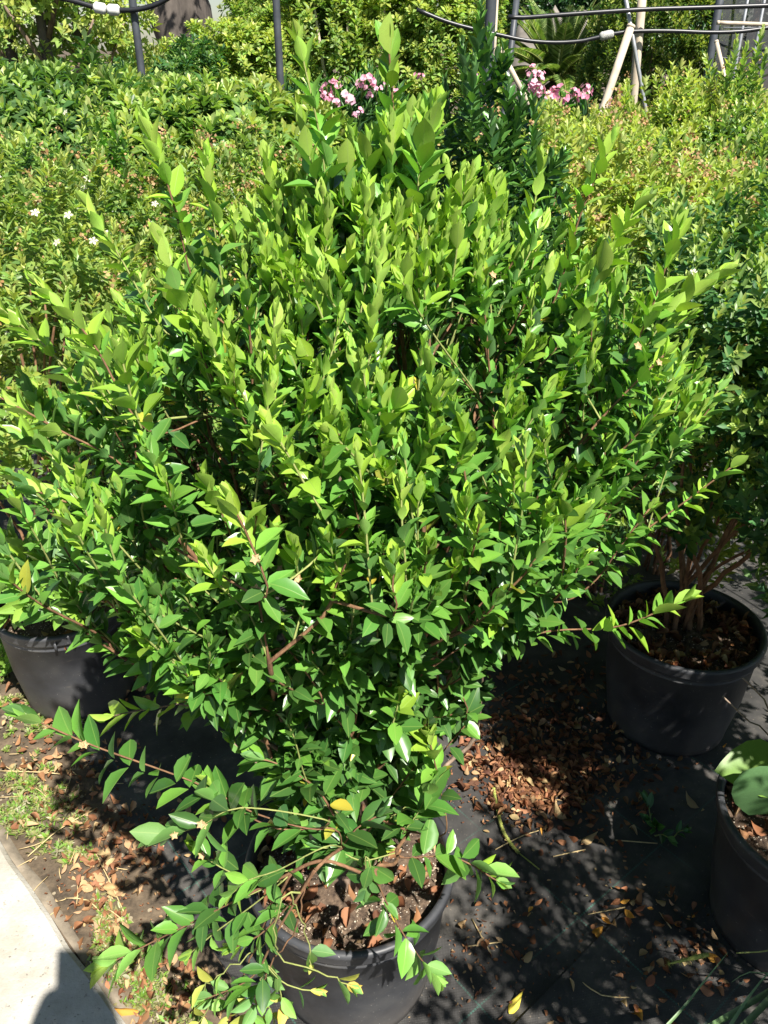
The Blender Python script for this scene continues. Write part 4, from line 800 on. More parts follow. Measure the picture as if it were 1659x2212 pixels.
# cycad
def cycad():
    c = aty(1205, 175, 10.0); rng = np.random.default_rng(9); base = np.array([c[0], c[1], 0.0]); root = empty('cycad', tuple(base)); tag(root, 'cycad with a fountain of stiff feathery fronds behind the pink oleanders', 'cycad')
    tk = MB(); tk.lathe([(0.02, 0), (0.17, 0), (0.16, 0.4), (0.17, 0.8), (0.15, c[2]-0.05), (0.05, c[2]+0.02), (0.001, c[2]+0.03)], base, 14); tk.build('trunk', M_TRUNK, root, base)
    for k in range(46):
        w = k*2.399 + rng.normal(0, 0.1); f = (k+0.5)/46; el = math.radians(78 - 72*f + rng.normal(0, 4)); ln = rng.uniform(0.76, 0.92); o = np.array([math.cos(w), math.sin(w), 0]); d0 = o*math.cos(el) + np.array([0, 0, math.sin(el)])
        p = c + o*0.06; pts = [p]; d = d0.copy()
        for i in range(12): p = p + d*ln/12; pts.append(p); d = unit(d + np.array([0, 0, -0.05 - 0.03*f]) + o*0.01)
        m = MB(); m.tube(pts, np.linspace(0.009, 0.003, 13), 4, False); L = Leaves(); pp = np.array(pts); nn = 40
        for i in range(nn):
            s = 0.12 + 0.87*i/nn; q = s*12; j = min(int(q), 11); a = pp[j] + (pp[j+1]-pp[j])*(q-j); t = unit(pp[j+1]-pp[j]); side = unit(np.cross(t, np.array([0, 0, 1.0]) + o*0.001 + t*0)); upv = np.cross(side, t); pl = 0.12*math.sin(math.pi*min(1, 0.12+s*0.86))+0.02
            for g in (-1, 1): L.one(a, unit(side*g*0.85 + t*0.55 + upv*0.30), upv, pl, 0.019, 14, ('cyc', 'cyc2', 'cyc', 'olive')[rng.integers(4)])
        V, Lp, St, Tt, C, U = L.arrays(np.arange(L.n), base); fr = link('frond', mesh_arrays('frond', V, Lp, St, Tt, M_FAR, C, U), root); m.build('frond_rib', M_SHOOT, fr, base)
cycad()
# rocks above the cycad
rngr = np.random.default_rng(12)
for k, (px, py, s, lab) in enumerate(((1140, 66, 0.30, 'pale rounded rock in the gap behind the cycad'), (1195, 58, 0.34, 'low pale boulder seen over the cycad fronds'), (1252, 62, 0.32, 'pale boulder behind the hose above the cycad'))):
    p = aty(px, py, 15.0); V = []; Fc = []; nu, nv = 12, 10; ph = rngr.uniform(0, 6, 3); h = p[2] + 0.1
    for j in range(nv+1):
        for i in range(nu):
            a = 2*math.pi*i/nu; b = math.pi*j/nv; f = 1 + 0.14*math.sin(3*a+ph[0]+b*2) + 0.08*math.sin(5*b+ph[1]); V.append((p[0] + s*f*math.sin(b)*math.cos(a), 15.0 + s*f*math.sin(b)*math.sin(a), h/2 + (h/2)*f*math.cos(b)))
    for j in range(nv):
        for i in range(nu): Fc.append((j*nu+i, (j+1)*nu+i, (j+1)*nu+(i+1) % nu, j*nu+(i+1) % nu))
    o = MB().add(V, Fc).build('boulder', M_STONE, None, (p[0], 15.0, 0)); tag(o, lab, 'rock', 'boulders behind the cycad')

# ------------------------------------------------------------------ posts, canes, hoses, net
def post(name, label, cat, a, b, r, mat, group, sides=10, extra=None):
    a = np.asarray(a, float); b = np.asarray(b, float); root = empty(name, tuple(b)); tag(root, label, cat, group)
    n = 8; pts = [b + (a-b)*k/(n-1) for k in range(n)]; MB().tube(pts, r, sides).build('shaft', mat, root, b); MB().tube([a, a + unit(a-b)*0.012], [r*1.12, r*1.05], sides).build('cap', mat, root, b); return root
def vert(px, py, y, z1=2.6): p = aty(px, py, y); return (p[0], y, z1), (p[0], y, -0.05)
for px, py, y, r, lab in ((305, 150, 5.3, 0.021, 'dark grey steel post where the hose with white couplings hangs'), (607, 200, 5.3, 0.021, 'dark grey steel post beside the pale pink oleander'), (1058, 60, 5.2, 0.030, 'thick dark grey post beside the tall hedge and a pale cane')):
    a, b = vert(px, py, y); post('steel_post', lab, 'post', a, b, r, M_POLE, 'grey steel posts')
def stick(name, lab, cat, p0, p1, y0, y1, r, mat, group, ground=False):
    a = aty(*p0, y0); b = aty(*p1, y1)
    if ground: t = -0.05; b = a + (b-a)*((t - a[2])/(b[2]-a[2]))
    return post(name, lab, cat, a, b, r, mat, group)
stick('cane', 'upright pale bamboo cane crossed by two black hoses', 'cane', (1392, -60), (1372, 170), 4.7, 4.7, 0.021, M_WOOD, 'canes', True)
stick('cane', 'slanting pale wooden cane leaning towards the oleanders', 'cane', (1362, 60), (1305, 228), 4.6, 4.5, 0.019, M_WOOD, 'canes', True)
stick('metal_stake', 'thin grey metal rod leaning against the upright cane', 'stake', (1345, -40), (1372, 110), 4.66, 4.64, 0.010, M_GALV, 'stakes', True)
stick('cane', 'pale cane beside the thick dark grey post', 'cane', (1072, -30), (1066, 95), 5.4, 5.4, 0.017, M_WOOD, 'canes', True)
stick('cane', 'short slanting cane among the oleander tops by the thick post', 'cane', (1082, 108), (1109, 160), 5.6, 5.6, 0.015, M_WOOD, 'canes', True)
stick('steel_post', 'thin dark leaning post just behind the thick dark post', 'post', (1119, -30), (1108, 70), 6.2, 6.1, 0.020, M_POLE, 'grey steel posts', True)
def hose(label, pts, y, r, couplings, group='irrigation hoses', yy=None):
    P = [aty(px, py, (y if yy is None else yy[i])) for i, (px, py) in enumerate(pts)]; path = smooth_path(P, 0.04); root = empty('irrigation_hose', tuple(P[0])); tag(root, label, 'hose', group)
    MB().tube(path, r, 10).build('hose_pipe', M_HOSE, root, P[0])
    for k, (px, py) in enumerate(couplings):
        i = int(np.argmin([np.hypot(*(np.array(project(q)[:2]) - [px, py])) for q in path])); i = min(max(i, 1), len(path)-2); t = unit(path[i+1]-path[i-1]); L_ = 0.034
        MB().tube([path[i]-t*L_, path[i]-t*L_*0.7, path[i]-t*L_*0.6, path[i]+t*L_*0.6, path[i]+t*L_*0.7, path[i]+t*L_], [r*1.3, r*2.0, r*2.05, r*2.05, r*2.0, r*1.3], 12).build('coupling', M_WHITE, root, P[0])
    return root, path, P[0]
root, path, o0 = hose('black hose with two white couplings hanging from the first grey post', [(-60, -22), (60, -18), (150, 0), (200, 14), (230, 20), (262, 22), (300, 20), (345, 6), (400, -30), (440, -70)], 5.26, 0.0135, [(217, 19), (243, 22)])
hose('taut black hose running high across the canes to the net', [(1098, 36), (1130, 38), (1200, 33), (1300, 26), (1400, 20), (1500, 17), (1600, 14), (1720, 10)], 4.62, 0.0105, [])
hose('sagging black hose with a white joint in front of the cycad', [(900, 20), (960, 45), (1020, 62), (1090, 78), (1140, 88), (1200, 92), (1260, 88), (1310, 76), (1365, 68), (1450, 67), (1530, 70), (1600, 68), (1659, 60), (1740, 48)], 4.64, 0.0095, [(1299, 79), (1316, 75)])
# shade net wall
def net():
    y = 6.6; a = aty(1548, 100, y)[0]; b = a + 3.4; root = empty('shade_net', (a, y, 0)); tag(root, 'dark grey shade net stretched on wires behind the tall upright shoots', 'net'); o = (a, y, 0)
    V = []; Fc = []; nx, nz = 34, 22
    for j in range(nz+1):
        for i in range(nx+1): V.append((a + (b-a)*i/nx, y + 0.03*math.sin(i*0.7) + 0.02*math.sin(j*0.9+i*0.3), 0.02 + 2.9*j/nz))
    for j in range(nz):
        for i in range(nx): Fc.append((j*(nx+1)+i, j*(nx+1)+i+1, (j+1)*(nx+1)+i+1, (j+1)*(nx+1)+i))
    MB().add(V, Fc).build('netting', M_NET, root, o)
    for px, r, m in ((1545, 0.028, M_POLE), (1604, 0.011, M_GALV), (1640, 0.011, M_GALV), (1760, 0.028, M_POLE)):
        x = aty(px, 60, y-0.07)[0]; MB().tube([(x, y-0.07, -0.05), (x, y-0.07, 3.0)], r, 8).build('upright', m, root, o)
    for py in (60, 125): z = aty(1600, py, y-0.06)[2]; MB().tube([(a, y-0.075, z), (b, y-0.075, z-0.02)], 0.005, 6).build('wire', M_GALV, root, o)
net()
stick('cane', 'pale cane tied level in front of the dark shade net', 'cane', (1553, 49), (1662, 53), 6.1, 6.1, 0.012, M_WOOD, 'canes')
stick('cane', 'short pale slanting cane at the edge of the dark net', 'cane', (1548, 92), (1564, 160), 6.1, 6.0, 0.013, M_WOOD, 'canes', True)
# ------------------------------------------------------------------ more plants in and around the pots
def weed_plant(name, label, cat, base, tips, size, cols, wr, seed, singles, mid_lift=0.05, length=0.14, space=0.016, group=None, mat=None, drop=0.05, spread=1.1):
    rng = np.random.default_rng(seed); base = np.asarray(base, float); root = empty(name, tuple(base)); tag(root, label, cat, group); L = Leaves()
    for t in tips:
        t = np.asarray(t, float); b0 = base + np.array([rng.normal(0, 0.02), rng.normal(0, 0.02), -0.005]); path = smooth_path([b0, (b0+t)/2 + np.array([0, 0, mid_lift]), t], 0.01)
        leafy(L, path, rng, length, size, cols=cols, young=0.5, shapes=(0, 1, 2), space=space, drop=drop, wr=wr, up=0.6, spread=spread); MB().tube(path, np.linspace(0.0022, 0.001, len(path)), 5).build('stalk', M_SHOOT, root, base)
    L.done(); plant_leaves(root, L, mat or M_LEAF, singles, seed); return root
yf = lc[1] - 0.17
WT = [aty(px, py+22, yf + dy - 0.015) for px, py, dy in ((15, 1300, -.06), (60, 1285, -.06), (105, 1290, -.06), (150, 1270, -.05), (45, 1215, 0), (105, 1225, .02), (160, 1245, .02), (5, 1190, .03), (70, 1165, .08), (180, 1235, .05), (215, 1240, .04), (120, 1180, .1), (30, 1150, .1), (235, 1215, .06), (85, 1250, -.03), (135, 1250, -.02), (-15, 1250, -.03), (195, 1265, -.02))]
wp = weed_plant('pot_weed', 'light green broad-leaved weed filling the sunlit pot and drooping over its rim', 'weed', (lc[0], lc[1]-0.05, 0.295), WT, 0.084, ('weed', 'weed', 'weed2', 'weed2'), 0.40, 201, 150, 0.07, 0.10, 0.019)
L = Leaves()
for px, py, dx_, dy_, s in ((118, 1205, 25, -70, .085), (205, 1215, -8, -75, .085), (160, 1180, 30, -40, .07), (225, 1180, 30, -30, .06)):
    a = aty(px, py, yf+0.0); b = aty(px+dx_, py+dy_, yf+0.03); L.one(a, b-a, np.array([0.1, -0.75, 0.6]), s, s*0.78, 13, 'ivy')
iv = empty('ivy', (lc[0]+0.05, lc[1]-0.08, 0.295)); tag(iv, 'few grey-green ivy leaves standing among the weeds in the sunlit pot', 'ivy'); L.done()
for i in range(L.n): leaf_object(L, i, M_LEAF, iv, np.array(iv.location)); MB().tube([np.array(iv.location), (np.array(iv.location)+L.P[i])/2 + [0, 0, 0.01], L.P[i]], 0.0013, 5).build('leaf_stalk', M_SHOOT, iv)
# the plant with heart-shaped leaves in the front pot
hp = empty('heart_leaf_vine', (fc[0], fc[1], 0.285)); tag(hp, 'pale green plant with big heart-shaped leaves at the rim of the shaded pot', 'plant'); L = Leaves(); ho = np.array(hp.location)
for p0, p1, y, nrm, s, col in (((1688, 1668), (1572, 1655), fc[1]-0.04, (0.1, -0.45, 0.9), .125, 'weed'), ((1672, 1655), (1625, 1790), fc[1]-0.09, (-0.1, -0.75, 0.65), .135, 'ivy'), ((1720, 1640), (1800, 1600), fc[1], (0.2, -0.4, 0.9), .12, 'ivy'), ((1700, 1600), (1690, 1530), fc[1]+0.05, (0.0, -0.6, 0.8), .11, 'ivy')):
    a = aty(*p0, y); b = aty(*p1, y-0.02); L.one(a, b-a, np.array(nrm), s, s*0.88, 13, col)
L.done()
for i in range(L.n): leaf_object(L, i, M_FAR, hp, ho); MB().tube(smooth_path([ho, (ho+L.P[i])/2 + [0, 0, 0.04], L.P[i]], 0.02), 0.0022, 6).build('leaf_stalk', M_SHOOT, hp, ho)
# shrubs along the side of the path of sun: one in the front pot, others in pots further towards the viewer
bush('side_myrtle', 'dark myrtle growing from the pot with the big heart-shaped leaf', 'shrub', (fc[0]+0.13, fc[1]+0.02), 0.50, 1.55, 0.40, 'smallfar', 1500, G_BL, 211, foot=(fc[0]+0.02, fc[1]+0.01, 0.285), stems=9, stem_r=0.007, umin=0.35, sprig_scale=(1.2, 1.6), clump=7)
for k, (x, y, r, z1, lab) in enumerate(((0.93, 0.20, 0.46, 1.66, 'myrtle in a pot next to the pot with the heart-shaped leaf'), (1.05, -0.62, 0.42, 1.6, 'last myrtle of the row beside the photographer'), (1.75, 0.55, 0.42, 1.6, 'myrtle in the second row beside the heart-leaf pot'))):
    pt, pc_ = pot((x, y, 0), 0.195, POTH, ['black pot holding the myrtle next to the heart-leaf pot', 'black pot holding the last myrtle beside the photographer', 'black pot holding the second-row myrtle'][k], 0.285, 20+k)
    bush('side_myrtle', lab, 'shrub', (x, y), 0.5, z1, r, 'smallfar', 760, G_BL, 215+k, foot=(x, y, 0.285), stems=9, stem_r=0.007, umin=0.2, sprig_scale=(1.1, 1.5), clump=7, group='myrtles down the side row')
# weeds by the path
def seedling(label, px, py, n, size, seed, cols, h=0.05, group='seedlings by the path'):
    b0 = atz(px, py, 0.004); rng = np.random.default_rng(seed); tips = [b0 + np.array([rng.normal(0, 0.03), rng.normal(0, 0.03), h*rng.uniform(0.7, 1.3)]) for _ in range(n)]
    return weed_plant('seedling', label, 'weed', b0, tips, size, cols, 0.42, seed, 24, 0.01, h*0.9, 0.016, group)
seedling('small pale seedling at the foot of the sunlit pot', 128, 1490, 2, 0.030, 221, ('weed', 'weed2'), 0.05)
seedling('light green weed tuft against the shaded flank of the sunlit pot beside the path strip', 12, 1470, 6, 0.045, 222, ('weed', 'weed2', 'tip'), 0.10)
seedling('leafy light green weed where the strip of weeds meets the sunlit pot', 25, 1400, 5, 0.05, 223, ('weed', 'weed2', 'tip'), 0.14)
p_ = atz(640, 1818, 0.293); weed_plant('seedling', 'tiny round-leaved seedling in the specked soil of the open pot', 'weed', p_, [p_ + np.array([0.004, 0, 0.014]), p_ + np.array([-0.006, 0.004, 0.012])], 0.014, ('weed2', 'tip'), 0.7, 224, 10, 0.0, 0.02, 0.006)
seedling('dusty bluish weed sprawling on the shaded fabric between the pots', 1420, 1790, 5, 0.045, 225, ('blue', 'blue2', 'mid'), 0.03)
def ground_weeds():
    rng = np.random.default_rng(230); L = None; T = []
    for (px, py, sx, sy, n) in ((50, 1770, 40, 20, 90), (110, 1740, 40, 20, 36), (20, 1690, 30, 30, 16), (60, 1610, 60, 40, 10), (150, 1850, 25, 12, 18), (20, 1560, 30, 40, 16), (225, 2010, 20, 25, 25), (270, 2090, 30, 40, 50), (330, 2170, 50, 40, 60), (110, 1560, 50, 20, 30)):
        for _ in range(n):
            p = atz(rng.normal(px, sx), rng.normal(py, sy), 0.004)
            if np.dot(p[:2] - pa, pn) > 0.03: T.append(p + np.array([0, 0, rng.uniform(0.008, 0.022)]))
    T = np.array(T); vs = [sprig('small', rng, ('sedum', 'sedum', 'weed2', 'sedum', 'olive3')) for _ in range(4)]; w = rng.integers(0, 4, len(T)); D = rng.normal(0, 0.5, (len(T), 3)) + [0, 0, 1]
    for v in range(4): q = vs[v].placed(frames(D[w == v], rng), T[w == v], rng.uniform(0.38, 0.75, (w == v).sum())); L = q if L is None else L.cat(q)
    root = empty('weeds', tuple(atz(80, 1750))); L.P[:, 2] = np.maximum(L.P[:, 2], 0.006); o = link('weeds', L.mesh('weeds', np.arange(L.n), np.zeros(3), M_FAR, 5)); bpy.data.objects.remove(root); tag(o, 'mat of tiny pale green weeds along the concrete path', 'weeds', None, 'stuff')
ground_weeds()
# ------------------------------------------------------------------ fallen leaves
def scatter(L, rng, spots, zf, pal, size=(0.012, 0.030), inside=None, lift=0.012):
    for (px, py, sx, sy, n) in spots:
        for _ in range(n):
            qx, qy = rng.normal(px, sx), rng.normal(py, sy); p = atz(qx, qy, zf)
            if inside is not None and not inside(p): continue
            w = rng.uniform(0, 6.3); s = rng.uniform(*size); nrm = unit(np.array([rng.normal(0, 0.35), rng.normal(0, 0.35), 1])); y = np.array([math.cos(w), math.sin(w), rng.normal(0, 0.18)])
            L.one(p + np.array([0, 0, 0.004 + rng.random()*lift]), y, nrm*rng.choice([-1, 1]), s, s*rng.uniform(0.38, 0.62), int(rng.choice([10, 11, 12, 3, 2])), pal[rng.integers(len(pal))])
BR = ('brown', 'brown', 'brown2', 'brown3', 'brown3', 'brown2', 'tan')
def off_pots(p):
    for c_, r_ in ((mc, .155), (lc, .15), (rc, .16), (fc, .16)):
        if np.hypot(p[0]-c_[0], p[1]-c_[1]) < r_: return False
    return np.dot(p[:2] - pa, pn) > 0.015
rng = np.random.default_rng(240); L = Leaves()
scatter(L, rng, [(1130, 1700, 55, 30, 330), (1180, 1690, 70, 40, 170), (1080, 1655, 40, 20, 90), (1200, 1620, 120, 50, 330), (1130, 1560, 90, 60, 180), (1270, 1700, 80, 50, 110), (900, 1595, 30, 18, 60), (1010, 1600, 40, 30, 30), (1180, 1780, 60, 30, 40), (1230, 1480, 60, 40, 100)], 0.006, BR, inside=off_pots)
scatter(L, rng, [(1050, 2030, 40, 60, 12), (1500, 2070, 50, 30, 50), (1400, 1960, 50, 25, 26), (1180, 2000, 160, 110, 14), (1300, 1900, 150, 90, 12), (1450, 2150, 90, 40, 12), (1100, 2150, 120, 50, 8)], 0.014, BR + ('tan', 'orange'), inside=off_pots)
scatter(L, rng, [(290, 1830, 50, 40, 70), (200, 1900, 40, 40, 70), (230, 2010, 30, 40, 60), (120, 1700, 70, 60, 50), (60, 1560, 60, 50, 50), (200, 1600, 60, 60, 30), (330, 2120, 60, 50, 70), (60, 1650, 60, 50, 40), (420, 1800, 60, 60, 40), (300, 1480, 40, 20, 40), (400, 2180, 60, 30, 40), (180, 1780, 50, 40, 40)], 0.008, ('brown', 'brown2', 'tan', 'brown2', 'tan'), inside=off_pots)
nbig = L.n
scatter(L, rng, [(1150, 1690, 110, 60, 420), (1200, 1600, 140, 70, 260), (1200, 1950, 190, 140, 260), (1480, 2070, 90, 60, 120), (1030, 2060, 50, 70, 90), (200, 1880, 90, 80, 220), (250, 2060, 70, 70, 160), (90, 1650, 80, 70, 160), (330, 1800, 90, 60, 120)], 0.008, BR, size=(0.004, 0.011), inside=off_pots, lift=0.004)      # crumbled bits
L.done(); mid = L.P + L.Y*0.5; ux, uy, uz = project(mid); a = np.linalg.norm(np.cross(L.X, L.Y), axis=1)/uz**2; a[(ux < 0) | (ux > 1659) | (uy < 0) | (uy > 2212)] = 0
pick = np.argsort(-a)[:260]; rest = np.setdiff1d(np.arange(L.n), pick)
for i in pick:
    o = leaf_object(L, i, M_DRY, None, np.zeros(3), 'fallen_leaf'); fab = np.dot(L.P[i][:2] - pa, pn) > 0.13
    col = {'brown': 'reddish-brown', 'brown2': 'light brown', 'brown3': 'dark brown', 'tan': 'tan', 'orange': 'orange'}[PK[L.C[i]]]
    zone = 'on the weedy strip by the path' if not fab else 'in the drift of leaves between the pots' if uy[i] < 1790 and ux[i] > 860 else 'on open black fabric below the seed spike' if ux[i] > 860 else 'on the fabric between open pot and path'
    tag(o, 'curled %s fallen leaf %s' % (col, zone), 'leaf', '%s fallen leaves %s' % (col, zone))
tag(link('leaf_litter', L.mesh('leaf_litter', rest, np.zeros(3), M_DRY, 6)), 'litter of small brown dead leaves drifted between the pots', 'leaf litter', None, 'stuff')
# single yellow leaves
L = Leaves(); YL = [(1210, 1772, 50, 14, 'a yellow'), ]
for px, py, col, lab in ((1218, 1770, 'tan', 'tan fallen leaf lying alone on the dappled fabric'), (1100, 2190, 'yellow', 'yellow fallen leaf at the foot of the open pot on the fabric'), (1303, 2000, 'orange', 'small orange fallen leaf in a patch of sun on the fabric'), (1255, 1820, 'tan', 'curled tan leaf beside the green seed spike'), (300, 2185, 'orange', 'orange fallen leaf at the edge of the concrete path'), (1510, 1745, 'tan', 'pale fallen leaf in shade between the two shaded pots'), (20, 1790, 'brown', 'broad reddish-brown leaf lying against the concrete path')):
    Q = Leaves(); p = atz(px, py, 0.014); w = random.uniform(0, 6); Q.one(p, (math.cos(w), math.sin(w), 0.1), (0.1, -0.2, 1), 0.045, 0.02, 11 if col != 'brown' else 3, col); Q.done(); tag(leaf_object(Q, 0, M_DRY, None, np.zeros(3), 'fallen_leaf'), lab, 'leaf')
# dead leaves and white grains on the soil of the pots
def pot_litter(c, root, seed, n_leaf, n_perl, zs, r):
    rng = np.random.default_rng(seed); L = Leaves()
    for _ in range(n_leaf):
        w = rng.uniform(0, 6.3); q = r*rng.random()**(0.32); p = np.array([c[0] + q*math.cos(w), c[1] + q*math.sin(w), zs + rng.uniform(0.008, 0.022)]); a_ = rng.uniform(0, 6.3); s = rng.uniform(0.018, 0.036)
        L.one(p, (math.cos(a_), math.sin(a_), rng.normal(0, 0.25)), (rng.normal(0, 0.45), rng.normal(0, 0.45), 1), s, s*rng.uniform(0.4, 0.6), int(rng.choice([10, 11, 12])), BR[rng.integers(len(BR))])
    L.done(); o = np.array(root.location); k = min(60, n_leaf)
    for i in range(k): leaf_object(L, i, M_DRY, root, o, 'dead_leaf')
    if n_leaf > k: tag(link('dead_leaves', L.mesh('dead_leaves', np.arange(k, n_leaf), o, M_DRY, seed), root), kind='stuff')
    m = MB(); oc = [(1, 0, 0), (-1, 0, 0), (0, 1, 0), (0, -1, 0), (0, 0, 1), (0, 0, -1)]; of = [(0, 2, 4), (2, 1, 4), (1, 3, 4), (3, 0, 4), (2, 0, 5), (1, 2, 5), (3, 1, 5), (0, 3, 5)]
    for _ in range(n_perl):
        w = rng.uniform(0, 6.3); q = (r-0.005)*rng.random()**0.5; p = np.array([c[0] + q*math.cos(w), c[1] + q*math.sin(w), zs + 0.010*(1-(q/r)**2) + rng.uniform(0.0, 0.006)]); s = 0.0009 + 0.0026*rng.random()**2.5 if rng.random() < 0.95 else rng.uniform(0.0035, 0.0055)
        m.add([p + np.array(v)*s*rng.uniform(0.6, 1.2, 3) for v in oc], of)
    if n_perl: tag(m.build('soil_grains', M_PERL, root, o, False), kind='stuff')
pot_litter(mc, main_pot, 301, 110, 1500, 0.287, POT_R-0.02); pot_litter(lc, left_pot, 302, 20, 150, 0.292, 0.16); pot_litter(rc, right_pot, 303, 300, 100, 0.290, 0.175); pot_litter(fc, front_pot, 304, 160, 60, 0.290, 0.175)
# ------------------------------------------------------------------ straw, seed spike, grass
rng = np.random.default_rng(260)
def straw(label, pts, r=0.0014, mat=None, name='straw', cat='straw', group=None, z=0.012):
    P = [atz(px, py, z + 0.006*(i % 2)) for i, (px, py) in enumerate(pts)]; o = MB().tube(smooth_path(P, 0.02), r, 5).build(name, mat or M_STRAW, None, P[0]); tag(o, label, cat, group); return o
for lab, pts in (('pale forked straw lying over the seed spike', [(1070, 1835), (1130, 1805), (1195, 1785)]), ('short straw beside the heap of brown leaves', [(1100, 1650), (1102, 1700)]), ('straight straw on dark fabric beyond the seed spike', [(1195, 1850), (1265, 1835)]), ('thin straw lying by the lapped fabric edge', [(1270, 1975), (1350, 1960)]),
                 ('straw crossing a sunlit patch at the lapped edge', [(1405, 1945), (1450, 2005)]), ('bent straw among brown leaves beside the open pot', [(1020, 1985), (1060, 2060)]), ('pale straw pointing from the open pot to the fabric', [(1005, 2045), (1080, 2035)]), ('long pale straw beside the concrete path', [(140, 1940), (190, 1945), (230, 1990), (255, 2040)]),
                 ('curved straw over the weeds by the path', [(60, 1850), (130, 1790), (210, 1745)]), ('long straw along the dark fabric edge', [(200, 1830), (235, 1900), (270, 1975)]), ('straw lying flat across the weedy strip', [(0, 1665), (90, 1668), (130, 1672)]), ('loose straw loop in the dead leaves by the path', [(225, 1960), (262, 1985), (268, 2035), (240, 2075)]), ('straw sticking out of the leaves near the slab corner', [(250, 2050), (245, 2110)]),
                 ('grey twig lying in the shade between the pots', [(1330, 1815), (1420, 1822)]), ('short straw in the bottom patches of sun', [(1255, 2120), (1300, 2150), (1360, 2155)])):
    straw(lab, pts)
for k in range(26):
    p = (rng.uniform(0, 260), rng.uniform(1540, 2050)); q = atz(*p)
    if np.dot(q[:2]-pa, pn) < 0.02: continue
    w = rng.uniform(0, 3.1); l = rng.uniform(15, 60); straw('thin bent dry grass stem lying on the weedy strip', [p, (p[0]+l*0.5*math.cos(w)+rng.normal(0, 4), p[1]+l*0.5*math.sin(w)), (p[0]+l*math.cos(w), p[1]+l*math.sin(w))], 0.0009, None, 'straw', 'straw', 'dry grass stems on the strip')
# knobbly green seed spike
P = smooth_path([atz(px, py, 0.016) for px, py in ((1066, 1702), (1074, 1745), (1085, 1790), (1103, 1822), (1120, 1842))], 0.003); root = empty('seed_spike', tuple(P[0])); tag(root, 'knobbly yellow-green seed spike lying curved on the dark fabric', 'seed spike')
MB().tube(P, [0.0036 + 0.0011*(k % 2) + 0.0006*math.sin(k*2.2) for k in range(len(P))], 8).build('spike', M_SPIKE, root, P[0]); MB().tube([P[-1], atz(1140, 1858, 0.012), atz(1165, 1878, 0.008)], 0.0016, 5).build('stalk', M_SPIKE, root, P[0])
# grass beside the front pot
gb = atz(1700, 2120, 0.0); root = empty('grass_clump', tuple(gb)); tag(root, 'grass tuft with broad grey-green blades and a fuzzy seed head', 'grass')
def blade(pts, w, name='blade', mat=None):
    P = smooth_path(pts, 0.02); V = []; Fc = []; n = len(P)
    for i, p in enumerate(P):
        t = unit(P[min(i+1, n-1)] - P[max(i-1, 0)]); s = unit(np.cross(t, CAM - p)*0.6 + np.cross(t, [0.2, 0.1, 1.0])*0.4); nn = np.cross(s, t); ww = w*(1 - (i/(n-1))**3)*0.5 + 0.0003
        V += [p - s*ww + nn*ww*0.5, p, p + s*ww + nn*ww*0.5]
    for i in range(n-1): Fc += [(3*i, 3*i+1, 3*i+4, 3*i+3), (3*i+1, 3*i+2, 3*i+5, 3*i+4)]
    return MB().add(V, Fc).build(name, mat or M_GRASS, root, gb)
blade([gb, aty(1400, 2290, 0.66), aty(1490, 2160, 0.70), aty(1572, 2058, 0.74)], 0.010); blade([gb, aty(1560, 2260, 0.70), aty(1620, 2150, 0.72), aty(1690, 2070, 0.76)], 0.011); blade([gb, aty(1690, 2110, 0.8), aty(1620, 2100, .8), aty(1580, 2122, .8)], 0.005)
ps = smooth_path([gb, aty(1720, 2050, 0.85), aty(1640, 2056, 0.85), aty(1560, 2060, 0.85), aty(1530, 2062, 0.85), aty(1445, 2082, 0.85)], 0.008); k0 = int(len(ps)*0.80); MB().tube(ps[:k0+2], 0.0012, 5).build('stem', M_SHOOT, root, gb)
k0 = min(i for i in range(len(ps)) if project(ps[i])[0] < 1545 and i > len(ps)*0.4); hd = MB(); hp_ = ps[k0:]; hd.tube(hp_, np.interp(np.linspace(0, 1, len(hp_)), [0, 0.3, 1], [0.003, 0.0042, 0.0012]), 8)
for p in hp_:
    for _ in range(16): dd = unit(rng.normal(0, 1, 3)); hd.tube([p, p + dd*rng.uniform(0.006, 0.010)], [0.0004, 0.0001], 3, False)
hd.build('seed_head', M_SPIKE, root, gb)
# bare dead twigs leaning by the shaded pots
for lab, pts, y in (('pale bare twig sticking up between the two shaded pots', [(1662, 1590), (1620, 1560), (1562, 1505)], 1.18), ('second pale bare twig beside the shaded pots', [(1665, 1545), (1640, 1500), (1605, 1465)], 1.2)):
    P = [aty(px, py, y) for px, py in pts]; b0 = np.array([fc[0]-0.02, fc[1]+0.05, 0.28]); o = MB().tube(smooth_path([b0] + P, 0.03), 0.0016, 5).build('bare_twig', M_DEAD, None, b0); tag(o, lab, 'twig')

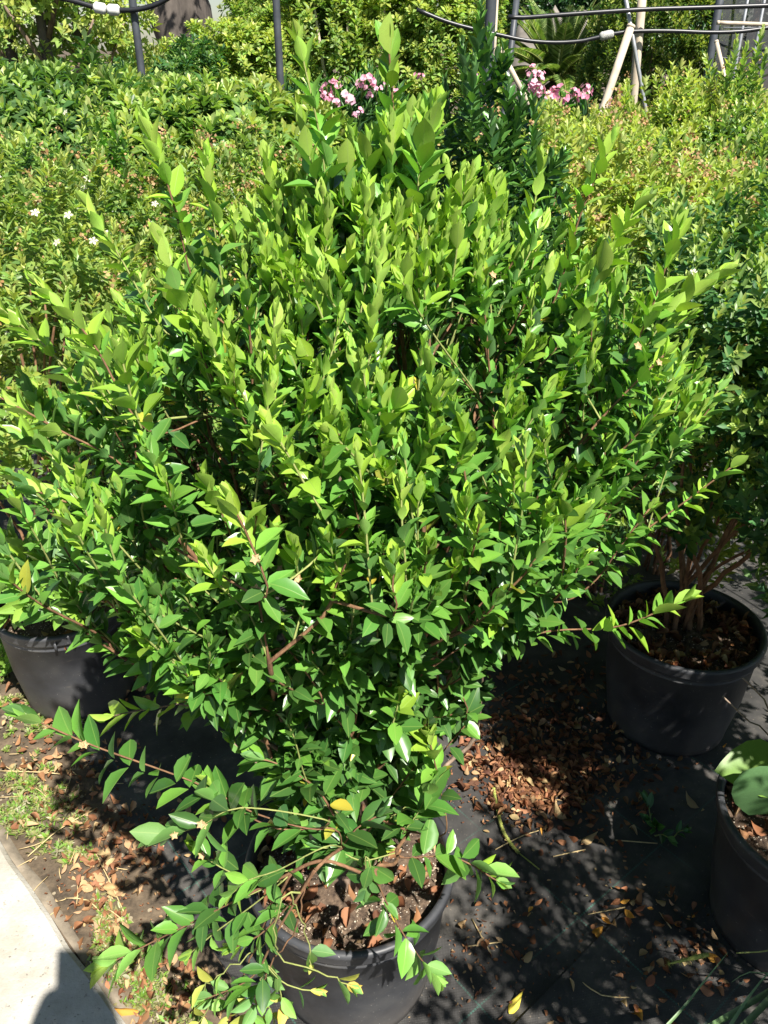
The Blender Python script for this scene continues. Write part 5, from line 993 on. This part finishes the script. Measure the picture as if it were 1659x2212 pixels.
# ------------------------------------------------------------------ the person taking the picture, standing behind the viewpoint: only the shadow on the path shows
def photographer():
    root = empty('person', (0.02, -0.46, 0)); tag(root, 'person in plain shirt and trousers holding up a phone in both hands', 'person'); o = np.array(root.location)
    J = {'pel': (0.02, -0.46, 0.98), 'chest': (0.02, -0.45, 1.30), 'neck': (0.02, -0.43, 1.50), 'head': (0.02, -0.40, 1.60), 'top': (0.02, -0.39, 1.74)}
    for s, n in ((-1, 'l'), (1, 'r')):
        J.update({'sh'+n: (0.02+s*0.19, -0.45, 1.44), 'el'+n: (0.02+s*0.24, -0.30, 1.26), 'wr'+n: (-0.022+s*0.075, -0.14, 1.50), 'ha'+n: (-0.022+s*0.060, -0.085, 1.575), 'hi'+n: (0.02+s*0.10, -0.46, 0.94), 'kn'+n: (0.02+s*0.12, -0.44, 0.50), 'an'+n: (0.02+s*0.13, -0.48, 0.09), 'to'+n: (0.02+s*0.15, -0.34, 0.035)})
    names = list(J); E_ = [('pel', 'chest'), ('chest', 'neck'), ('neck', 'head'), ('head', 'top')]
    for n in 'lr': E_ += [('neck', 'sh'+n), ('sh'+n, 'el'+n), ('el'+n, 'wr'+n), ('wr'+n, 'ha'+n), ('pel', 'hi'+n), ('hi'+n, 'kn'+n), ('kn'+n, 'an'+n), ('an'+n, 'to'+n)]
    R_ = {'pel': .14, 'chest': .15, 'neck': .055, 'head': .085, 'top': .06, 'sh': .062, 'el': .042, 'wr': .028, 'ha': .032, 'hi': .095, 'kn': .06, 'an': .042, 'to': .035}
    V = [np.array(J[n]) - o for n in names]; Ed = [(names.index(a), names.index(b)) for a, b in E_]; rad = [R_.get(n, R_.get(n[:-1], .05)) for n in names]
    for s, n in ((-1, 'l'), (1, 'r')):                      # five bent fingers on each hand, closed round the phone's edges
        h = np.array(J['ha'+n]) - o; hi = names.index('ha'+n)
        for k in range(4):
            a = h + np.array([0, 0.022, 0.030 - 0.019*k]); b = h + np.array([-s*0.012, 0.034, 0.033 - 0.020*k]); c_ = h + np.array([-s*0.030, 0.026, 0.034 - 0.020*k]); i = len(V); V += [a, b, c_]; rad += [.0085, .008, .007]; Ed += [(hi, i), (i, i+1), (i+1, i+2)]
        a = h + np.array([-s*0.020, -0.012, -0.004]); b = h + np.array([-s*0.040, -0.004, 0.012]); i = len(V); V += [a, b]; rad += [.010, .0085]; Ed += [(hi, i), (i, i+1)]
    me = bpy.data.meshes.new('body'); me.from_pydata([tuple(map(float, v)) for v in V], Ed, []); ob = link('body', me, root)
    sm = ob.modifiers.new('skin', 'SKIN'); 
    for i, sv in enumerate(me.skin_vertices[0].data): sv.radius = (rad[i], rad[i]); sv.use_root = (i == 0)
    ss = ob.modifiers.new('sub', 'SUBSURF'); ss.levels = 1; ss.render_levels = 2; me.materials.append(simple('plain_clothing', (0.10, 0.13, 0.20), 0.85))
    R = np.array(cam.rotation_euler.to_matrix()); MB().box(CAM + R @ np.array([-0.022, -0.055, 0.03]), (0.078, 0.155, 0.009), R).build('phone', M_HOSE, None, (0, -0.02, 1.66))
    ph = bpy.data.objects['phone']; tag(ph, 'slim dark phone held upright in the person\'s hands', 'phone')
photographer()
# ------------------------------------------------------------------ leaves: the ones that show largest become single parts, the rest of each plant one mass
def finish_leaves():
    tri_v = []; tri_f = []; off = 0; per = []
    for root, L, mat, singles, seed, part in PLANTS:
        n = len(L.P)
        if n == 0: per.append(None); continue
        if singles or True:
            a = L.P; l = L.P + 0.5*L.Y - 0.42*L.X; r = L.P + 0.5*L.Y + 0.42*L.X; t = L.P + L.Y
            V = np.stack([a, l, t, r], 1).reshape(-1, 3); tri_v.append(V); tri_f.append((np.arange(n)*4)[:, None] + np.array([[0, 1, 2, 3]]) + off); per.append((off//4, n)); off += 4*n
    V = np.concatenate(tri_v); Fq = np.concatenate(tri_f)
    bvh = BVHTree.FromPolygons(V.tolist(), Fq.tolist()); cv = Vector(CAM)
    for (root, L, mat, singles, seed, part), pr in zip(PLANTS, per):
        if pr is None: continue
        org = np.array(root.location); n = len(L.P); chosen = []
        if singles:
            mid = L.P + 0.5*L.Y; px, py, pz = project(mid); ctr = mid - CAM; dist = np.linalg.norm(ctr, axis=1); nrm = np.cross(L.X, L.Y)
            area = np.abs((nrm*ctr).sum(1)/dist)/dist**2*0.62
            area[(px < 0) | (px > 1659) | (py < 0) | (py > 2212) | (pz < 0.1)] = 0
            order = np.argsort(-area)[:min(n, singles*14)]; sc = []
            for i in order:
                if area[i] <= 0: continue
                hit = 0
                for q in (0.3, 0.5, 0.72):
                    for s in (-0.2, 0.2):
                        tgt = L.P[i] + q*L.Y[i] + s*L.X[i]; d = Vector(tgt - CAM); dl = d.length; h = bvh.ray_cast(cv, d/dl, dl+0.05)
                        if h[2] is not None and h[2] == pr[0] + i: hit += 1
                if hit: sc.append((area[i]*hit/6, int(i)))
            sc.sort(reverse=True); chosen = [i for _, i in sc[:singles]]
            for i in chosen: leaf_object(L, i, mat, root, org)
        keep = np.setdiff1d(np.arange(n), np.array(chosen, int))
        if len(keep):
            o = link(part, L.mesh(part, keep, org, mat, seed), root)
            if singles or part != 'crown': tag(o, kind='stuff')
finish_leaves()
# more of the same planting just beyond the frame, sharing the meshes of the shrubs in view
def copy_shrub(label_part, loc, rotz, scale, label):
    src = next(o for o in bpy.data.objects if o.parent is None and label_part in o.get('label', '')); r = src.copy(); COL.objects.link(r); r.location = loc; r.rotation_euler = (0, 0, rotz); r.scale = (scale,)*3; r['label'] = label
    for ch in list(src.children):
        if ch.name.split('.')[0] in ('leaf', 'flower'): continue
        c_ = ch.copy(); COL.objects.link(c_); c_.parent = r
for src, loc, rz, sc_, lab in (('between the old trunk and the second', (-6.2, 7.6, 0), 1.0, 1.1, 'yellow-green hedge shrub beyond the slender trees'), ('behind the second grey post', (-7.6, 7.2, 0), 2.0, 1.0, 'tall olive-green hedge shrub past the slender trees'), ('tall sunlit hedge shrub', (-5.2, 6.2, 0), 0.6, 0.9, 'tall hedge shrub at the end of the path'),
                               ('in front of the thin-trunked trees', (-3.1, 4.0, 0), 0.8, 1.0, 'glossy dark shrub further along the path'), ('beside the first grey post' if False else 'below the hose with white couplings', (-4.1, 4.6, 0), 1.7, 1.05, 'glossy bluish shrub further along the path'), ('yellow-green small-leaved shrub at the foot', (3.0, 3.7, 0), 1.2, 1.0, 'yellow-green shrub past the tall upright shoots'), ('rounded yellow-green shrub', (3.2, 2.4, 0), 2.2, 1.0, 'rounded yellow-green shrub further down the rows')):
    copy_shrub(src, loc, rz, sc_, lab)
